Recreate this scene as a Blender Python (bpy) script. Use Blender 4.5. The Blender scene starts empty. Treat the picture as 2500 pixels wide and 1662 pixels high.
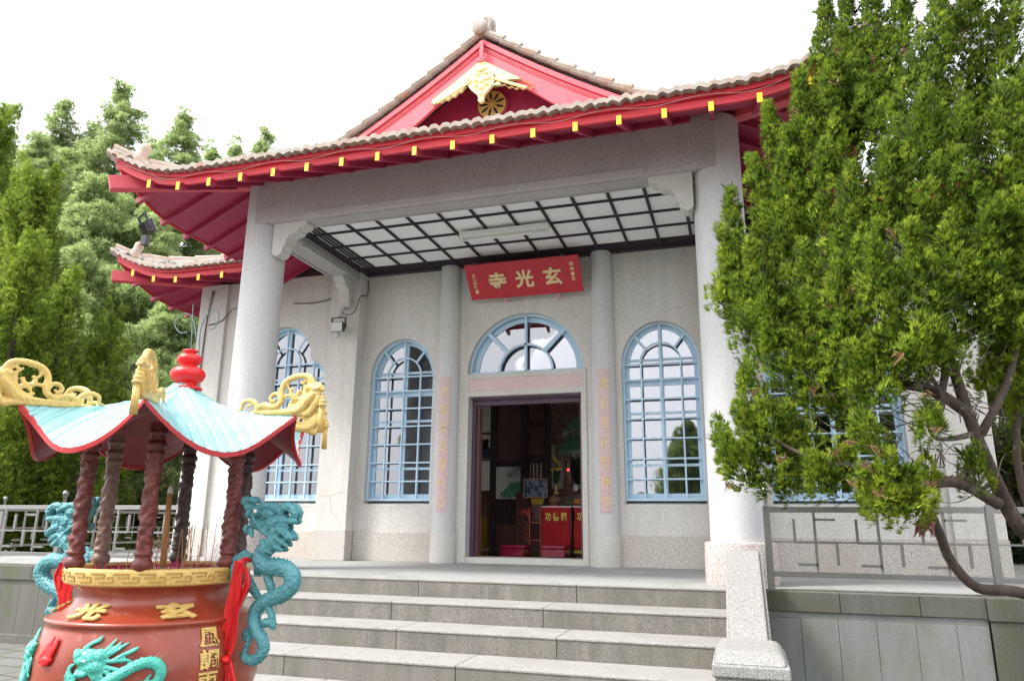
import bpy, math, random
import numpy as np
from mathutils import Vector, Matrix, noise
from mathutils.geometry import tessellate_polygon
random.seed(7); rng = np.random.default_rng(7)
PI = math.pi; rad = math.radians
S = bpy.context.scene

# ------------------------------------------------------------------ camera
CAM = np.array([2.8932, -6.9381, 0.54]); YAW, PITCH, ROLL, FPX = .3001, .2457, .0092, 1778.34
cy_, sy_, cp_, sp_, cr_, sr_ = math.cos(YAW), math.sin(YAW), math.cos(PITCH), math.sin(PITCH), math.cos(ROLL), math.sin(ROLL)
_R0 = np.array([cy_, sy_, 0]); _Fh = np.array([-sy_, cy_, 0]); _Z = np.array([0, 0, 1.])
cF = _Fh*cp_ + _Z*sp_; _U = -_Fh*sp_ + _Z*cp_
cR = _R0*cr_ + _U*sr_; cU = -_R0*sr_ + _U*cr_
cam = bpy.data.cameras.new('camera'); camo = bpy.data.objects.new('camera', cam); S.collection.objects.link(camo)
M = Matrix.Identity(4)
for i in range(3):
    M[i][0] = cR[i]; M[i][1] = cU[i]; M[i][2] = -cF[i]; M[i][3] = CAM[i]
camo.matrix_world = M
cam.sensor_width = 36; cam.lens = FPX/2500*36; cam.clip_end = 600; cam.clip_start = .05
S.camera = camo

def at(px, py, x=None, y=None, z=None):
    """survey helper: the point of the place seen at photo position px,py on a given wall/floor plane"""
    r = cF + cR*(px-1250)/FPX + cU*(831-py)/FPX
    if x is not None: t = (x-CAM[0])/r[0]
    elif y is not None: t = (y-CAM[1])/r[1]
    else: t = (z-CAM[2])/r[2]
    return CAM + t*r
def pxsize(p): return float(np.dot(np.array(p)-CAM, cF))/FPX      # metres per photo pixel at p

# ------------------------------------------------------------------ light
SUN_EL, SUN_AZ = 54, 238      # azimuth measured clockwise from +Y
W = bpy.data.worlds.new("World"); S.world = W; W.use_nodes = True
nt = W.node_tree; nt.nodes.clear()
sky = nt.nodes.new('ShaderNodeTexSky'); sky.sky_type = 'NISHITA'; sky.sun_disc = False
sky.sun_elevation = rad(SUN_EL); sky.sun_rotation = rad(SUN_AZ); sky.air_density = 1; sky.dust_density = 6; sky.ozone_density = 1
hs = nt.nodes.new('ShaderNodeHueSaturation'); hs.inputs['Saturation'].default_value = .16
mixc = nt.nodes.new('ShaderNodeMix'); mixc.data_type = 'RGBA'; mixc.inputs[0].default_value = .55
mixc.inputs[7].default_value = (9.0, 9.2, 9.6, 1)              # even overcast layer
bg = nt.nodes.new('ShaderNodeBackground'); bg.inputs['Strength'].default_value = .14
out = nt.nodes.new('ShaderNodeOutputWorld')
nt.links.new(sky.outputs[0], hs.inputs['Color']); nt.links.new(hs.outputs[0], mixc.inputs[6])
nt.links.new(mixc.outputs[2], bg.inputs[0]); nt.links.new(bg.outputs[0], out.inputs[0])
sun = bpy.data.lights.new('sun', 'SUN'); sun.energy = 2.0; sun.angle = rad(11); sun.color = (1, .965, .91)
suno = bpy.data.objects.new('sun', sun); S.collection.objects.link(suno)
sd = Vector((math.sin(rad(SUN_AZ))*math.cos(rad(SUN_EL)), math.cos(rad(SUN_AZ))*math.cos(rad(SUN_EL)), math.sin(rad(SUN_EL))))
suno.rotation_euler = sd.to_track_quat('Z', 'Y').to_euler()
S.view_settings.view_transform = 'Standard'; S.view_settings.look = 'None'; S.view_settings.exposure = 1.36; S.view_settings.gamma = 1
S.cycles.max_bounces = 8; S.cycles.use_denoising = True; S.cycles.transparent_max_bounces = 12

# ------------------------------------------------------------------ helpers
COL = S.collection
class MB:
    def __init__(s): s.v = []; s.f = []
    def add(s, vs, fs):
        o = len(s.v); s.v += [tuple(map(float, v)) for v in vs]; s.f += [tuple(i+o for i in f) for f in fs]; return s
    def box(s, x0, x1, y0, y1, z0, z1):
        return s.add([(x0,y0,z0),(x1,y0,z0),(x1,y1,z0),(x0,y1,z0),(x0,y0,z1),(x1,y0,z1),(x1,y1,z1),(x0,y1,z1)],
                     [(0,3,2,1),(4,5,6,7),(0,1,5,4),(1,2,6,5),(2,3,7,6),(3,0,4,7)])
    def bar(s, a, b, w, h, up=(0,0,1)):
        a = Vector(a); b = Vector(b); d = (b-a).normalized(); up = Vector(up)
        sd_ = d.cross(up)
        if sd_.length < 1e-4: sd_ = d.cross(Vector((1,0,0)))
        sd_.normalize(); u = sd_.cross(d).normalized()
        vs = [p + sd_*sx*w/2 + u*sz*h/2 for p in (a, b) for sx, sz in ((-1,-1),(1,-1),(1,1),(-1,1))]
        return s.add(vs, [(3,2,1,0),(4,5,6,7),(0,1,5,4),(1,2,6,5),(2,3,7,6),(3,0,4,7)])
    def tube(s, path, r, n=8, smooth=1, sq=1.0, caps=True):
        P = [Vector(p) for p in path]
        R = list(r) if hasattr(r, '__len__') else [r]*len(P)
        if smooth > 1:
            Q = []; RR = []
            for i in range(len(P)-1):
                p0, p1, p2, p3 = P[max(i-1,0)], P[i], P[i+1], P[min(i+2,len(P)-1)]
                for k in range(smooth):
                    t = k/smooth
                    Q.append(.5*((2*p1)+(p2-p0)*t+(2*p0-5*p1+4*p2-p3)*t*t+(3*p1-p0-3*p2+p3)*t**3)); RR.append(R[i]*(1-t)+R[i+1]*t)
            Q.append(P[-1]); RR.append(R[-1]); P, R = Q, RR
        vs = []; N = None
        for i, p in enumerate(P):
            d = (P[min(i+1,len(P)-1)]-P[max(i-1,0)])
            d = d.normalized() if d.length > 1e-9 else Vector((0,0,1))
            if N is None: N = d.orthogonal().normalized()
            N = (N - d*N.dot(d))
            N = N.normalized() if N.length > 1e-6 else d.orthogonal().normalized()
            B = d.cross(N)
            for k in range(n):
                a = 2*PI*k/n
                vs.append(p + (N*math.cos(a)+B*math.sin(a)*sq)*R[i])
        fs = [(i*n+k, i*n+(k+1)%n, (i+1)*n+(k+1)%n, (i+1)*n+k) for i in range(len(P)-1) for k in range(n)]
        if caps: fs += [tuple(range(n-1,-1,-1)), tuple((len(P)-1)*n+k for k in range(n))]
        return s.add(vs, fs)
    def lathe(s, prof, c=(0,0,0), n=32, a0=0, a1=2*PI):
        full = abs(a1-a0-2*PI) < 1e-6; m = n if full else n+1
        vs = [(c[0]+r*math.cos(a0+(a1-a0)*k/n), c[1]+r*math.sin(a0+(a1-a0)*k/n), c[2]+z) for r, z in prof for k in range(m)]
        fs = []
        for i in range(len(prof)-1):
            for k in range(n):
                k2 = (k+1) % m if full else k+1
                fs.append((i*m+k, i*m+k2, (i+1)*m+k2, (i+1)*m+k))
        return s.add(vs, fs)
    def ell(s, c, r, rot=None, n=10, m=7):
        vs = []; R_ = rot or Matrix.Identity(3)
        for i in range(m+1):
            th = PI*i/m
            for k in range(n):
                a = 2*PI*k/n
                v = R_ @ Vector((r[0]*math.sin(th)*math.cos(a), r[1]*math.sin(th)*math.sin(a), r[2]*math.cos(th)))
                vs.append(Vector(c)+v)
        return s.add(vs, [(i*n+k, (i+1)*n+k, (i+1)*n+(k+1)%n, i*n+(k+1)%n) for i in range(m) for k in range(n)])
    def cone(s, a, b, r, n=6, sq=1.0): return s.tube([a, b], [r, r*.04], n, sq=sq)
    def prism(s, pts, d0, d1, axes='xz', holes=()):
        """extrude a 2D outline (with holes) from d0 to d1 along the third axis"""
        loops = [list(pts)] + [list(h) for h in holes]
        def P(p, d): return (p[0], d, p[1]) if axes == 'xz' else ((d, p[0], p[1]) if axes == 'yz' else (p[0], p[1], d))
        tris = tessellate_polygon([[Vector((p[0], p[1], 0)) for p in l] for l in loops])
        flat = [p for l in loops for p in l]; n = len(flat)
        vs = [P(p, d0) for p in flat] + [P(p, d1) for p in flat]
        fs = [tuple(t) for t in tris] + [tuple(i+n for i in reversed(t)) for t in tris]
        o = 0
        for l in loops:
            m = len(l)
            fs += [(o+i, o+(i+1) % m, o+n+(i+1) % m, o+n+i) for i in range(m)]; o += m
        return s.add(vs, fs)
    def xf(s, fn, start=0):
        s.v = s.v[:start] + [tuple(fn(v)) for v in s.v[start:]]; return s
    def build(s, name, mat, parent=None, smooth=False, bevel=0, remesh=0, solid=0, fix=True, sub=0, ang=None):
        me = bpy.data.meshes.new(name); me.from_pydata(s.v, [], s.f)
        import bmesh
        bm = bmesh.new(); bm.from_mesh(me); loose = [v for v in bm.verts if not v.link_faces]
        if loose: bmesh.ops.delete(bm, geom=loose, context='VERTS')
        if fix: bmesh.ops.recalc_face_normals(bm, faces=bm.faces)
        bm.to_mesh(me); bm.free()
        me.materials.append(mat)
        if smooth: me.polygons.foreach_set('use_smooth', [True]*len(me.polygons))
        me.update(); o = bpy.data.objects.new(name, me); COL.objects.link(o)
        if parent: o.parent = parent
        if remesh:
            m = o.modifiers.new('r', 'REMESH'); m.mode = 'VOXEL'; m.voxel_size = remesh; m.use_smooth_shade = True
        if bevel:
            m = o.modifiers.new('b', 'BEVEL'); m.width = bevel; m.segments = 2; m.limit_method = 'ANGLE'; m.angle_limit = rad(40)
        if ang:
            with bpy.context.temp_override(object=o, active_object=o, selected_editable_objects=[o]):
                try: bpy.ops.object.shade_auto_smooth(angle=rad(ang))
                except Exception: pass
        return o
def tag(o, label=None, cat=None, group=None, kind=None):
    if label: o['label'] = label
    if cat: o['category'] = cat
    if group: o['group'] = group
    if kind: o['kind'] = kind
    return o
def empty(name, loc=(0,0,0), label=None, cat=None, group=None):
    o = bpy.data.objects.new(name, None); o.location = loc; o.empty_display_size = .2; COL.objects.link(o)
    return tag(o, label, cat, group)
def reloc(o, loc):
    """put an empty at its thing's base while its children keep world coordinates"""
    o.location = loc
    for c in o.children: c.matrix_parent_inverse = Matrix.Translation(Vector(loc)).inverted()
def copy_tree(o, parent=None):
    c = o.copy(); COL.objects.link(c)
    if parent: c.parent = parent
    for ch in list(o.children): copy_tree(ch, c)
    return c
def arc(cx, cz, r, a0, a1, n, rz=None):
    rz = rz or r
    return [(cx+r*math.cos(rad(a0+(a1-a0)*i/n)), cz+rz*math.sin(rad(a0+(a1-a0)*i/n))) for i in range(n+1)]
def text(body, size, extrude, offset=0.0, spacing=1.0):
    c = bpy.data.curves.new('t', 'FONT'); c.body = body; c.size = size; c.extrude = extrude; c.offset = offset
    c.align_x = 'CENTER'; c.align_y = 'CENTER'; c.space_character = spacing; c.resolution_u = 3
    o = bpy.data.objects.new('t', c); COL.objects.link(o)
    me = bpy.data.meshes.new_from_object(o.evaluated_get(bpy.context.evaluated_depsgraph_get()))
    vs = [tuple(v.co) for v in me.vertices]; fs = [tuple(p.vertices) for p in me.polygons]
    bpy.data.objects.remove(o); bpy.data.curves.remove(c); bpy.data.meshes.remove(me)
    if vs:      # centre on its own box
        a = np.array(vs); mid = (a[:, :2].max(0)+a[:, :2].min(0))/2; a[:, :2] -= mid; vs = [tuple(v) for v in a]
    return vs, fs

# ------------------------------------------------------------------ materials
def new_mat(name):
    m = bpy.data.materials.new(name); m.use_nodes = True
    return m, m.node_tree, m.node_tree.nodes['Principled BSDF']
def N(nt, t, **kw):
    n = nt.nodes.new(t)
    for k, v in kw.items():
        if k.startswith('i_'): n.inputs[int(k[2:]) if k[2:].isdigit() else k[2:]].default_value = v
        else: setattr(n, k, v)
    return n
def ramp(nt, fac, stops):
    r = nt.nodes.new('ShaderNodeValToRGB'); e = r.color_ramp.elements
    while len(e) < len(stops): e.new(.5)
    for i, (p, c) in enumerate(stops):
        e[i].position = p; e[i].color = (*c, 1) if len(c) == 3 else c
    nt.links.new(fac, r.inputs[0]); return r.outputs[0]
def mixn(nt, a, b, fac, mode='MIX'):
    m = nt.nodes.new('ShaderNodeMix'); m.data_type = 'RGBA'; m.blend_type = mode
    for s, v in ((0, fac), (6, a), (7, b)):
        if hasattr(v, 'default_value'): nt.links.new(v, m.inputs[s])
        else: m.inputs[s].default_value = v if s == 0 else (*v, 1)
    return m.outputs[2]
def noise_t(nt, scale, detail=4, rough=.55, vec=None, dist=0):
    n = nt.nodes.new('ShaderNodeTexNoise'); n.inputs['Scale'].default_value = scale; n.inputs['Detail'].default_value = detail
    n.inputs['Roughness'].default_value = rough; n.inputs['Distortion'].default_value = dist
    if vec is not None: nt.links.new(vec, n.inputs['Vector'])
    return n.outputs[0]
def wpos(nt, scale=(1,1,1)):
    g = nt.nodes.new('ShaderNodeNewGeometry'); m = nt.nodes.new('ShaderNodeMapping'); m.inputs['Scale'].default_value = scale
    nt.links.new(g.outputs['Position'], m.inputs[0]); return m.outputs[0]
def bump(nt, b, h, strength=.3, dist=.01):
    n = nt.nodes.new('ShaderNodeBump'); n.inputs['Strength'].default_value = strength; n.inputs['Distance'].default_value = dist
    nt.links.new(h, n.inputs['Height']); nt.links.new(n.outputs[0], b.inputs['Normal'])
def stone(name, base, speck=.35, scale=160, stain=(.25,.23,.18), stain_amt=.25, stain_scale=(1.2,1.2,.5), rough=.85, moss=None, moss_amt=0, streak=0, tint=None, tint_amt=0):
    m, nt, b = new_mat(name); p = wpos(nt)
    n = noise_t(nt, scale, 3, .7, p)
    sp = ramp(nt, n, [(.33, tuple(c*(1-speck*1.25) for c in base)), (.5, base), (.68, tuple(min(1, c*(1+speck*.8)) for c in base))])
    vor = nt.nodes.new('ShaderNodeTexVoronoi'); vor.inputs['Scale'].default_value = scale*.55; nt.links.new(p, vor.inputs['Vector'])
    sp = mixn(nt, sp, tuple(c*.55 for c in base), ramp(nt, vor.outputs['Distance'], [(.12, (speck,)*3), (.3, (0,0,0))]))
    n2 = noise_t(nt, 1.0, 6, .62, wpos(nt, stain_scale), .4)
    c = mixn(nt, sp, mixn(nt, sp, stain, .75), ramp(nt, n2, [(.45, (0,0,0)), (.72, (stain_amt*2,)*3)]))
    if tint:
        n4 = noise_t(nt, .9, 5, .6, wpos(nt, (1.3,1.3,1.1)), .6)
        c = mixn(nt, c, mixn(nt, c, tint, .8), ramp(nt, n4, [(.5, (0,0,0)), (.7, (tint_amt,)*3)]))
    if streak:
        n5 = noise_t(nt, 1.0, 5, .6, wpos(nt, (9,9,1.1)), .3)
        c = mixn(nt, c, mixn(nt, c, (.07,.07,.06), .8), ramp(nt, n5, [(.42, (0,0,0)), (.68, (streak,)*3)]))
    if moss:
        n3 = noise_t(nt, 1.0, 7, .65, wpos(nt, (1.7,1.7,1.1)), .8)
        c = mixn(nt, c, moss, ramp(nt, n3, [(.48, (0,0,0)), (.66, (moss_amt,)*3)]))
    nt.links.new(c, b.inputs['Base Color']); b.inputs['Roughness'].default_value = rough
    bump(nt, b, n, .35, .004)
    return m
def paint(name, base, rough=.5, var=.15, scale=3, dirt=None, dirt_amt=.3, bmp=.1, coat=0, spec=.5, streakz=False):
    m, nt, b = new_mat(name)
    n = noise_t(nt, 1.0, 6, .6, wpos(nt, (scale, scale, scale*(.35 if streakz else 1))), .3)
    c = ramp(nt, n, [(.3, tuple(x*(1-var) for x in base)), (.7, tuple(min(1, x*(1+var)) for x in base))])
    if dirt:
        n2 = noise_t(nt, 1.0, 8, .7, wpos(nt, (scale*2.3,)*3), .5)
        c = mixn(nt, c, dirt, ramp(nt, n2, [(.5, (0,0,0)), (.72, (dirt_amt,)*3)]))
    nt.links.new(c, b.inputs['Base Color']); b.inputs['Roughness'].default_value = rough
    b.inputs['Coat Weight'].default_value = coat; b.inputs['Specular IOR Level'].default_value = spec
    n3 = noise_t(nt, scale*14, 4, .6, wpos(nt)); bump(nt, b, n3, bmp, .006)
    return m
MAT = {}
MAT['wall'] = stone('washed_stone', (.60,.58,.545), .36, 150, (.33,.30,.26), .2, streak=.10)
MAT['beam'] = stone('beam_stone', (.44,.42,.42), .42, 150, (.2,.19,.18), .16)
MAT['column'] = stone('column_stone', (.55,.55,.555), .34, 150, (.4,.38,.35), .14, streak=.06)
MAT['plinth'] = stone('plinth_stone', (.50,.47,.43), .6, 110, (.33,.24,.16), .18, tint=(.45,.33,.22), tint_amt=.3)
MAT['colbase'] = stone('column_base_stone', (.42,.38,.36), .75, 95, (.25,.15,.11), .3)
MAT['trim'] = stone('trim_stone', (.54,.53,.50), .35, 150, (.3,.29,.24), .2)
MAT['pink'] = stone('pink_stone', (.60,.45,.44), .4, 130, (.45,.28,.27), .15)
MAT['cope'] = stone('coping_stone', (.255,.25,.243), .6, 120, (.3,.3,.27), .15)
MAT['riser'] = stone('step_riser_stone', (.20,.185,.165), .5, 120, (.11,.10,.085), .4, (3,3,2), moss=(.12,.12,.07), moss_amt=.35, streak=.55)
MAT['tread'] = stone('step_tread_stone', (.275,.265,.25), .45, 120, (.16,.15,.135), .3, (3,3,3))
MAT['pave'] = stone('terrace_stone', (.33,.33,.325), .25, 120, (.24,.24,.22), .2)
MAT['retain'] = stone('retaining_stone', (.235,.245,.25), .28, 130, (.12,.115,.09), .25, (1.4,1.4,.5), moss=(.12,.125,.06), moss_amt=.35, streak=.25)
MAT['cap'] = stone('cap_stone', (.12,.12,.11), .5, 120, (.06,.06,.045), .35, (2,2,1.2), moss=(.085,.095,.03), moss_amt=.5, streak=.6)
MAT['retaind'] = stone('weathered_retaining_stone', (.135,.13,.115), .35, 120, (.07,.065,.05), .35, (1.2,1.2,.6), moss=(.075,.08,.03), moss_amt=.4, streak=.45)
MAT['slab'] = stone('slab_stone', (.24,.235,.23), .5, 60, (.12,.12,.1), .3, (2,2,2), moss=(.07,.09,.03), moss_amt=.4)
MAT['joint'] = paint('joint_line', (.10,.095,.085), .9)
MAT['red'] = paint('red_paint', (.56,.022,.036), .5, .2, 2.2, (.34,.03,.035), .45, .15, streakz=True)
MAT['gred'] = paint('gable_red_paint', (.64,.085,.11), .5, .14, 2.2, (.48,.05,.07), .4, .12, streakz=True)
MAT['shaded_red'] = paint('shaded_red_paint', (.38,.030,.085), .5, .15, 1.5, (.2,.015,.03), .25, .08)  # same red paint, with the shade under the eaves put into its colour
MAT['yellow'] = paint('yellow_paint', (.90,.58,.02), .5, .05)
MAT['cream'] = paint('cream_gold_paint', (.76,.62,.30), .5, .06, 6, (.7,.5,.2), .3)
MAT['blue'] = paint('light_blue_paint', (.45,.62,.76), .45, .07, 2, (.28,.4,.5), .15, .05)
MAT['dark'] = paint('dark_wood', (.042,.024,.030), .45, .3, 3, bmp=.15)
MAT['ceilwood'] = paint('ceiling_wood', (.028,.017,.028), .5, .2)
MAT['panel'] = paint('white_panel', (.86,.86,.86), .6, .05, .8)
MAT['white'] = paint('white_paint', (.75,.75,.73), .5, .04, 2, (.5,.4,.3), .1)
MAT['black'] = paint('black_metal', (.02,.02,.022), .4, .2)
MAT['inwall'] = paint('plaster', (.72,.70,.66), .8, .05)
MAT['wood'] = paint('brown_wood', (.15,.065,.058), .4, .25, 3)
MAT['floor'] = paint('polished_floor', (.03,.02,.017), .12, .3)
def tile_mat():
    m, nt, b = new_mat('clay_tile')
    v = nt.nodes.new('ShaderNodeTexVoronoi'); v.inputs['Scale'].default_value = 1; nt.links.new(wpos(nt, (7,7,7)), v.inputs['Vector'])
    c = ramp(nt, v.outputs['Color'], [(.2, (.38,.22,.16)), (.5, (.30,.235,.20)), (.8, (.42,.33,.27))])
    n = noise_t(nt, 1.0, 7, .7, wpos(nt, (5,5,5)), .6)
    c = mixn(nt, c, (.37,.35,.31), ramp(nt, n, [(.35, (0,0,0)), (.62, (.85,)*3)]))
    n2 = noise_t(nt, 1.0, 7, .7, wpos(nt, (13,13,13)), .6)
    c = mixn(nt, c, (.14,.13,.105), ramp(nt, n2, [(.52, (0,0,0)), (.7, (.5,)*3)]))
    nt.links.new(c, b.inputs['Base Color']); b.inputs['Roughness'].default_value = .9
    bump(nt, b, n2, .5, .01); return m
MAT['tile'] = tile_mat()
MAT['ridge'] = paint('ridge_tile', (.50,.38,.31), .85, .2, 9, (.25,.22,.18), .5, bmp=.4)
MAT['mortar'] = stone('ridge_mortar', (.60,.57,.54), .2, 60, (.3,.24,.2), .4, (4,4,4))
def steel_mat():
    m, nt, b = new_mat('stainless_steel'); b.inputs['Base Color'].default_value = (.30,.29,.285,1); b.inputs['Metallic'].default_value = 1
    n = noise_t(nt, 1.0, 3, .5, wpos(nt, (2,2,2))); r = ramp(nt, n, [(.3, (.22,)*3), (.7, (.36,)*3)]); nt.links.new(r, b.inputs['Roughness']); return m
MAT['steel'] = steel_mat()
def glass_mat():
    m = bpy.data.materials.new('window_glass'); m.use_nodes = True; nt = m.node_tree; nt.nodes.clear()
    o = nt.nodes.new('ShaderNodeOutputMaterial'); t = nt.nodes.new('ShaderNodeBsdfTransparent'); t.inputs[0].default_value = (.75,.76,.77,1)
    g = nt.nodes.new('ShaderNodeBsdfGlossy'); g.inputs['Roughness'].default_value = .015; g.inputs[0].default_value = (.95,.95,1,1)
    fr = nt.nodes.new('ShaderNodeFresnel'); fr.inputs['IOR'].default_value = 2.9
    mx = nt.nodes.new('ShaderNodeMixShader'); nt.links.new(fr.outputs[0], mx.inputs[0])
    nt.links.new(t.outputs[0], mx.inputs[1]); nt.links.new(g.outputs[0], mx.inputs[2]); nt.links.new(mx.outputs[0], o.inputs[0])
    n = noise_t(nt, 1.0, 2, .5, wpos(nt, (1.5,1.5,1.5))); bm_ = nt.nodes.new('ShaderNodeBump'); bm_.inputs['Strength'].default_value = .04; bm_.inputs['Distance'].default_value = .05
    nt.links.new(n, bm_.inputs['Height']); nt.links.new(bm_.outputs[0], g.inputs['Normal'])
    return m
MAT['glass'] = glass_mat()
def leaf_mat(name, a, b_, c_, trans=.25, scale=1.5):
    m, nt, b = new_mat(name)
    at_ = nt.nodes.new('ShaderNodeAttribute'); at_.attribute_name = 'tint'
    col = ramp(nt, at_.outputs['Fac'], [(0, a), (.5, b_), (1, c_)])
    nt.links.new(col, b.inputs['Base Color']); b.inputs['Roughness'].default_value = .55; b.inputs['Specular IOR Level'].default_value = .12
    an = nt.nodes.new('ShaderNodeAttribute'); an.attribute_name = 'nrm'; nt.links.new(an.outputs['Vector'], b.inputs['Normal'])
    tr = nt.nodes.new('ShaderNodeBsdfTranslucent'); nt.links.new(mixn(nt, col, (.3,.5,.02), .35), tr.inputs[0])
    mx = nt.nodes.new('ShaderNodeMixShader'); mx.inputs[0].default_value = trans
    o = nt.nodes['Material Output']; nt.links.new(b.outputs[0], mx.inputs[1]); nt.links.new(tr.outputs[0], mx.inputs[2]); nt.links.new(mx.outputs[0], o.inputs[0])
    return m
def bark_mat():
    m, nt, b = new_mat('bark')
    n = noise_t(nt, 1.0, 7, .7, wpos(nt, (14,14,4)), .5)
    c = ramp(nt, n, [(.3, (.025,.017,.012)), (.6, (.07,.05,.037)), (.8, (.13,.11,.085))])
    n2 = noise_t(nt, 1.0, 5, .6, wpos(nt, (9,9,9)))
    c = mixn(nt, c, (.26,.28,.18), ramp(nt, n2, [(.6, (0,0,0)), (.68, (.6,)*3)]))
    nt.links.new(c, b.inputs['Base Color']); b.inputs['Roughness'].default_value = .9; bump(nt, b, n, .8, .02); return m
MAT['bark'] = bark_mat()
def brick_over(matname, base_mat_fn, w, h, off, joint=(.12,.115,.10), mort=.008, rot=0, shift=(0,0,0)):
    m, nt, b = new_mat(matname); base, speck = base_mat_fn
    mp = nt.nodes.new('ShaderNodeMapping'); g = nt.nodes.new('ShaderNodeNewGeometry'); nt.links.new(g.outputs['Position'], mp.inputs[0])
    mp.inputs['Location'].default_value = shift; mp.inputs['Rotation'].default_value = (0, 0, rot)
    br = nt.nodes.new('ShaderNodeTexBrick'); br.offset = off; nt.links.new(mp.outputs[0], br.inputs['Vector'])
    br.inputs['Scale'].default_value = 1; br.inputs['Brick Width'].default_value = w; br.inputs['Row Height'].default_value = h
    br.inputs['Mortar Size'].default_value = mort; br.inputs['Mortar Smooth'].default_value = .3
    br.inputs['Color1'].default_value = (*base, 1); br.inputs['Color2'].default_value = (*[c*.86 for c in base], 1); br.inputs['Mortar'].default_value = (*joint, 1)
    n = noise_t(nt, 130, 3, .7, wpos(nt)); c = mixn(nt, br.outputs[0], (0,0,0), ramp(nt, n, [(.3, (speck,)*3), (.6, (0,0,0))]))
    n2 = noise_t(nt, 1.0, 7, .65, wpos(nt, (1.5,1.5,1.5)), .5); c = mixn(nt, c, (.10,.105,.07), ramp(nt, n2, [(.5, (0,0,0)), (.75, (.5,)*3)]))
    nt.links.new(c, b.inputs['Base Color']); b.inputs['Roughness'].default_value = .8
    bump(nt, b, br.outputs['Fac'], -.4, .006); return m
MAT['paving'] = brick_over('paving_slabs', ((.32,.32,.315), .25), .9, .6, .5, (.2,.2,.19), .006)
MAT['ground'] = brick_over('court_slabs', ((.17,.165,.155), .6), .55, .30, .5, (.05,.07,.025), .018, .12)

# ------------------------------------------------------------------ ground, terrace, stairs
GZ = -.86
tag(MB().box(-150, 150, -60, 200, GZ-.3, GZ).build('ground', MAT['ground']), kind='structure')

ter = empty('stone_terrace', (0, 0, GZ), 'raised grey stone terrace with mossy cap course that carries the temple', 'terrace')
def T(mb, name, mat, par=None, **k):
    par = par or ter
    o = mb.build(name, mat, par, **k)
    if par.type == 'EMPTY': o.matrix_parent_inverse = par_inv(par)
    return o
def par_inv(p):
    m = Matrix.Identity(4); q = p
    m = Matrix.Translation(Vector(q.location)).inverted(); return m
pv = MB(); pv.box(-8.2, 9.5, .30, 14, GZ+.02, -.004); pv.box(-3.1, 3.1, .03, .30, GZ+.02, -.004); T(pv, 'paving', MAT['paving'])
def blocks(x0, x1, w, y0, y1, z0, z1, gap=.004, jit=.0):
    m = MB(); x = x0; i = 0
    while x < x1-.02:
        ww = w*(1+random.uniform(-jit, jit)); xe = min(x+ww, x1)
        if x1-xe < .25*w: xe = x1
        m.box(x+gap/2, xe-gap/2, y0, y1, z0, z1); x = xe; i += 1
    return m
for x0, x1 in ((3.02, 4.70), (5.45, 9.5), (-8.2, -3.02)):
    T(blocks(x0, x1, .62, 0, .30, -.16, 0, jit=.05), 'cap_course', MAT['cap'], bevel=.005)
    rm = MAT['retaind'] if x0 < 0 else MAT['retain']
    T(MB().box(x0, x1, .018, .26, -.21, -.163), 'band', rm)
    T(blocks(x0, x1, .29, .008, .20, GZ+.02, -.213, gap=.004), 'facing', rm, bevel=.002)
    T(MB().box(x0+.01, x1-.01, .0145, .25, GZ+.03, -.215), 'wall_core', MAT['cap'])
    T(MB().box(x0, x1, -.012, .2, GZ-.02, GZ+.10), 'base_course', rm, bevel=.006)
T(blocks(4.70, 5.45, .8, -.05, .30, -.17, .003), 'pier_cap', MAT['cap'], bevel=.006)
T(MB().box(4.715, 5.435, -.035, .25, GZ, -.173), 'pier', MAT['cap'], bevel=.005)

st = empty('stone_stairs', (0, -1, GZ), 'wide grey stone stairs with weathered risers up to the temple porch', 'stairs')
RIS, TRD = .1634, .4853
for k in range(0, 5):
    z1 = -RIS*k; yf = -TRD*k; xs = 2.745 if k else 2.745
    m = MB(); x = -xs; j = random.uniform(.5, 1.3)
    cuts = [-xs]
    while cuts[-1]+j < xs-.4: cuts.append(cuts[-1]+j); j = random.uniform(1.15, 1.65)
    cuts.append(xs)
    mt = MB()
    for a, b_ in zip(cuts, cuts[1:]):
        m.box(a+.0025, b_-.0025, yf+.006, yf+(.3 if k == 0 else TRD+.05), z1-RIS-(.03 if k < 4 else .06), z1-.022)
        mt.box(a+.0015, b_-.0015, yf, yf+(.029 if k == 0 else TRD+.004), z1-.0215, z1)
    T(m, 'step', MAT['riser'], st, bevel=.004)
    T(mt, 'tread', MAT['tread'], st, bevel=.007)

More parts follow.
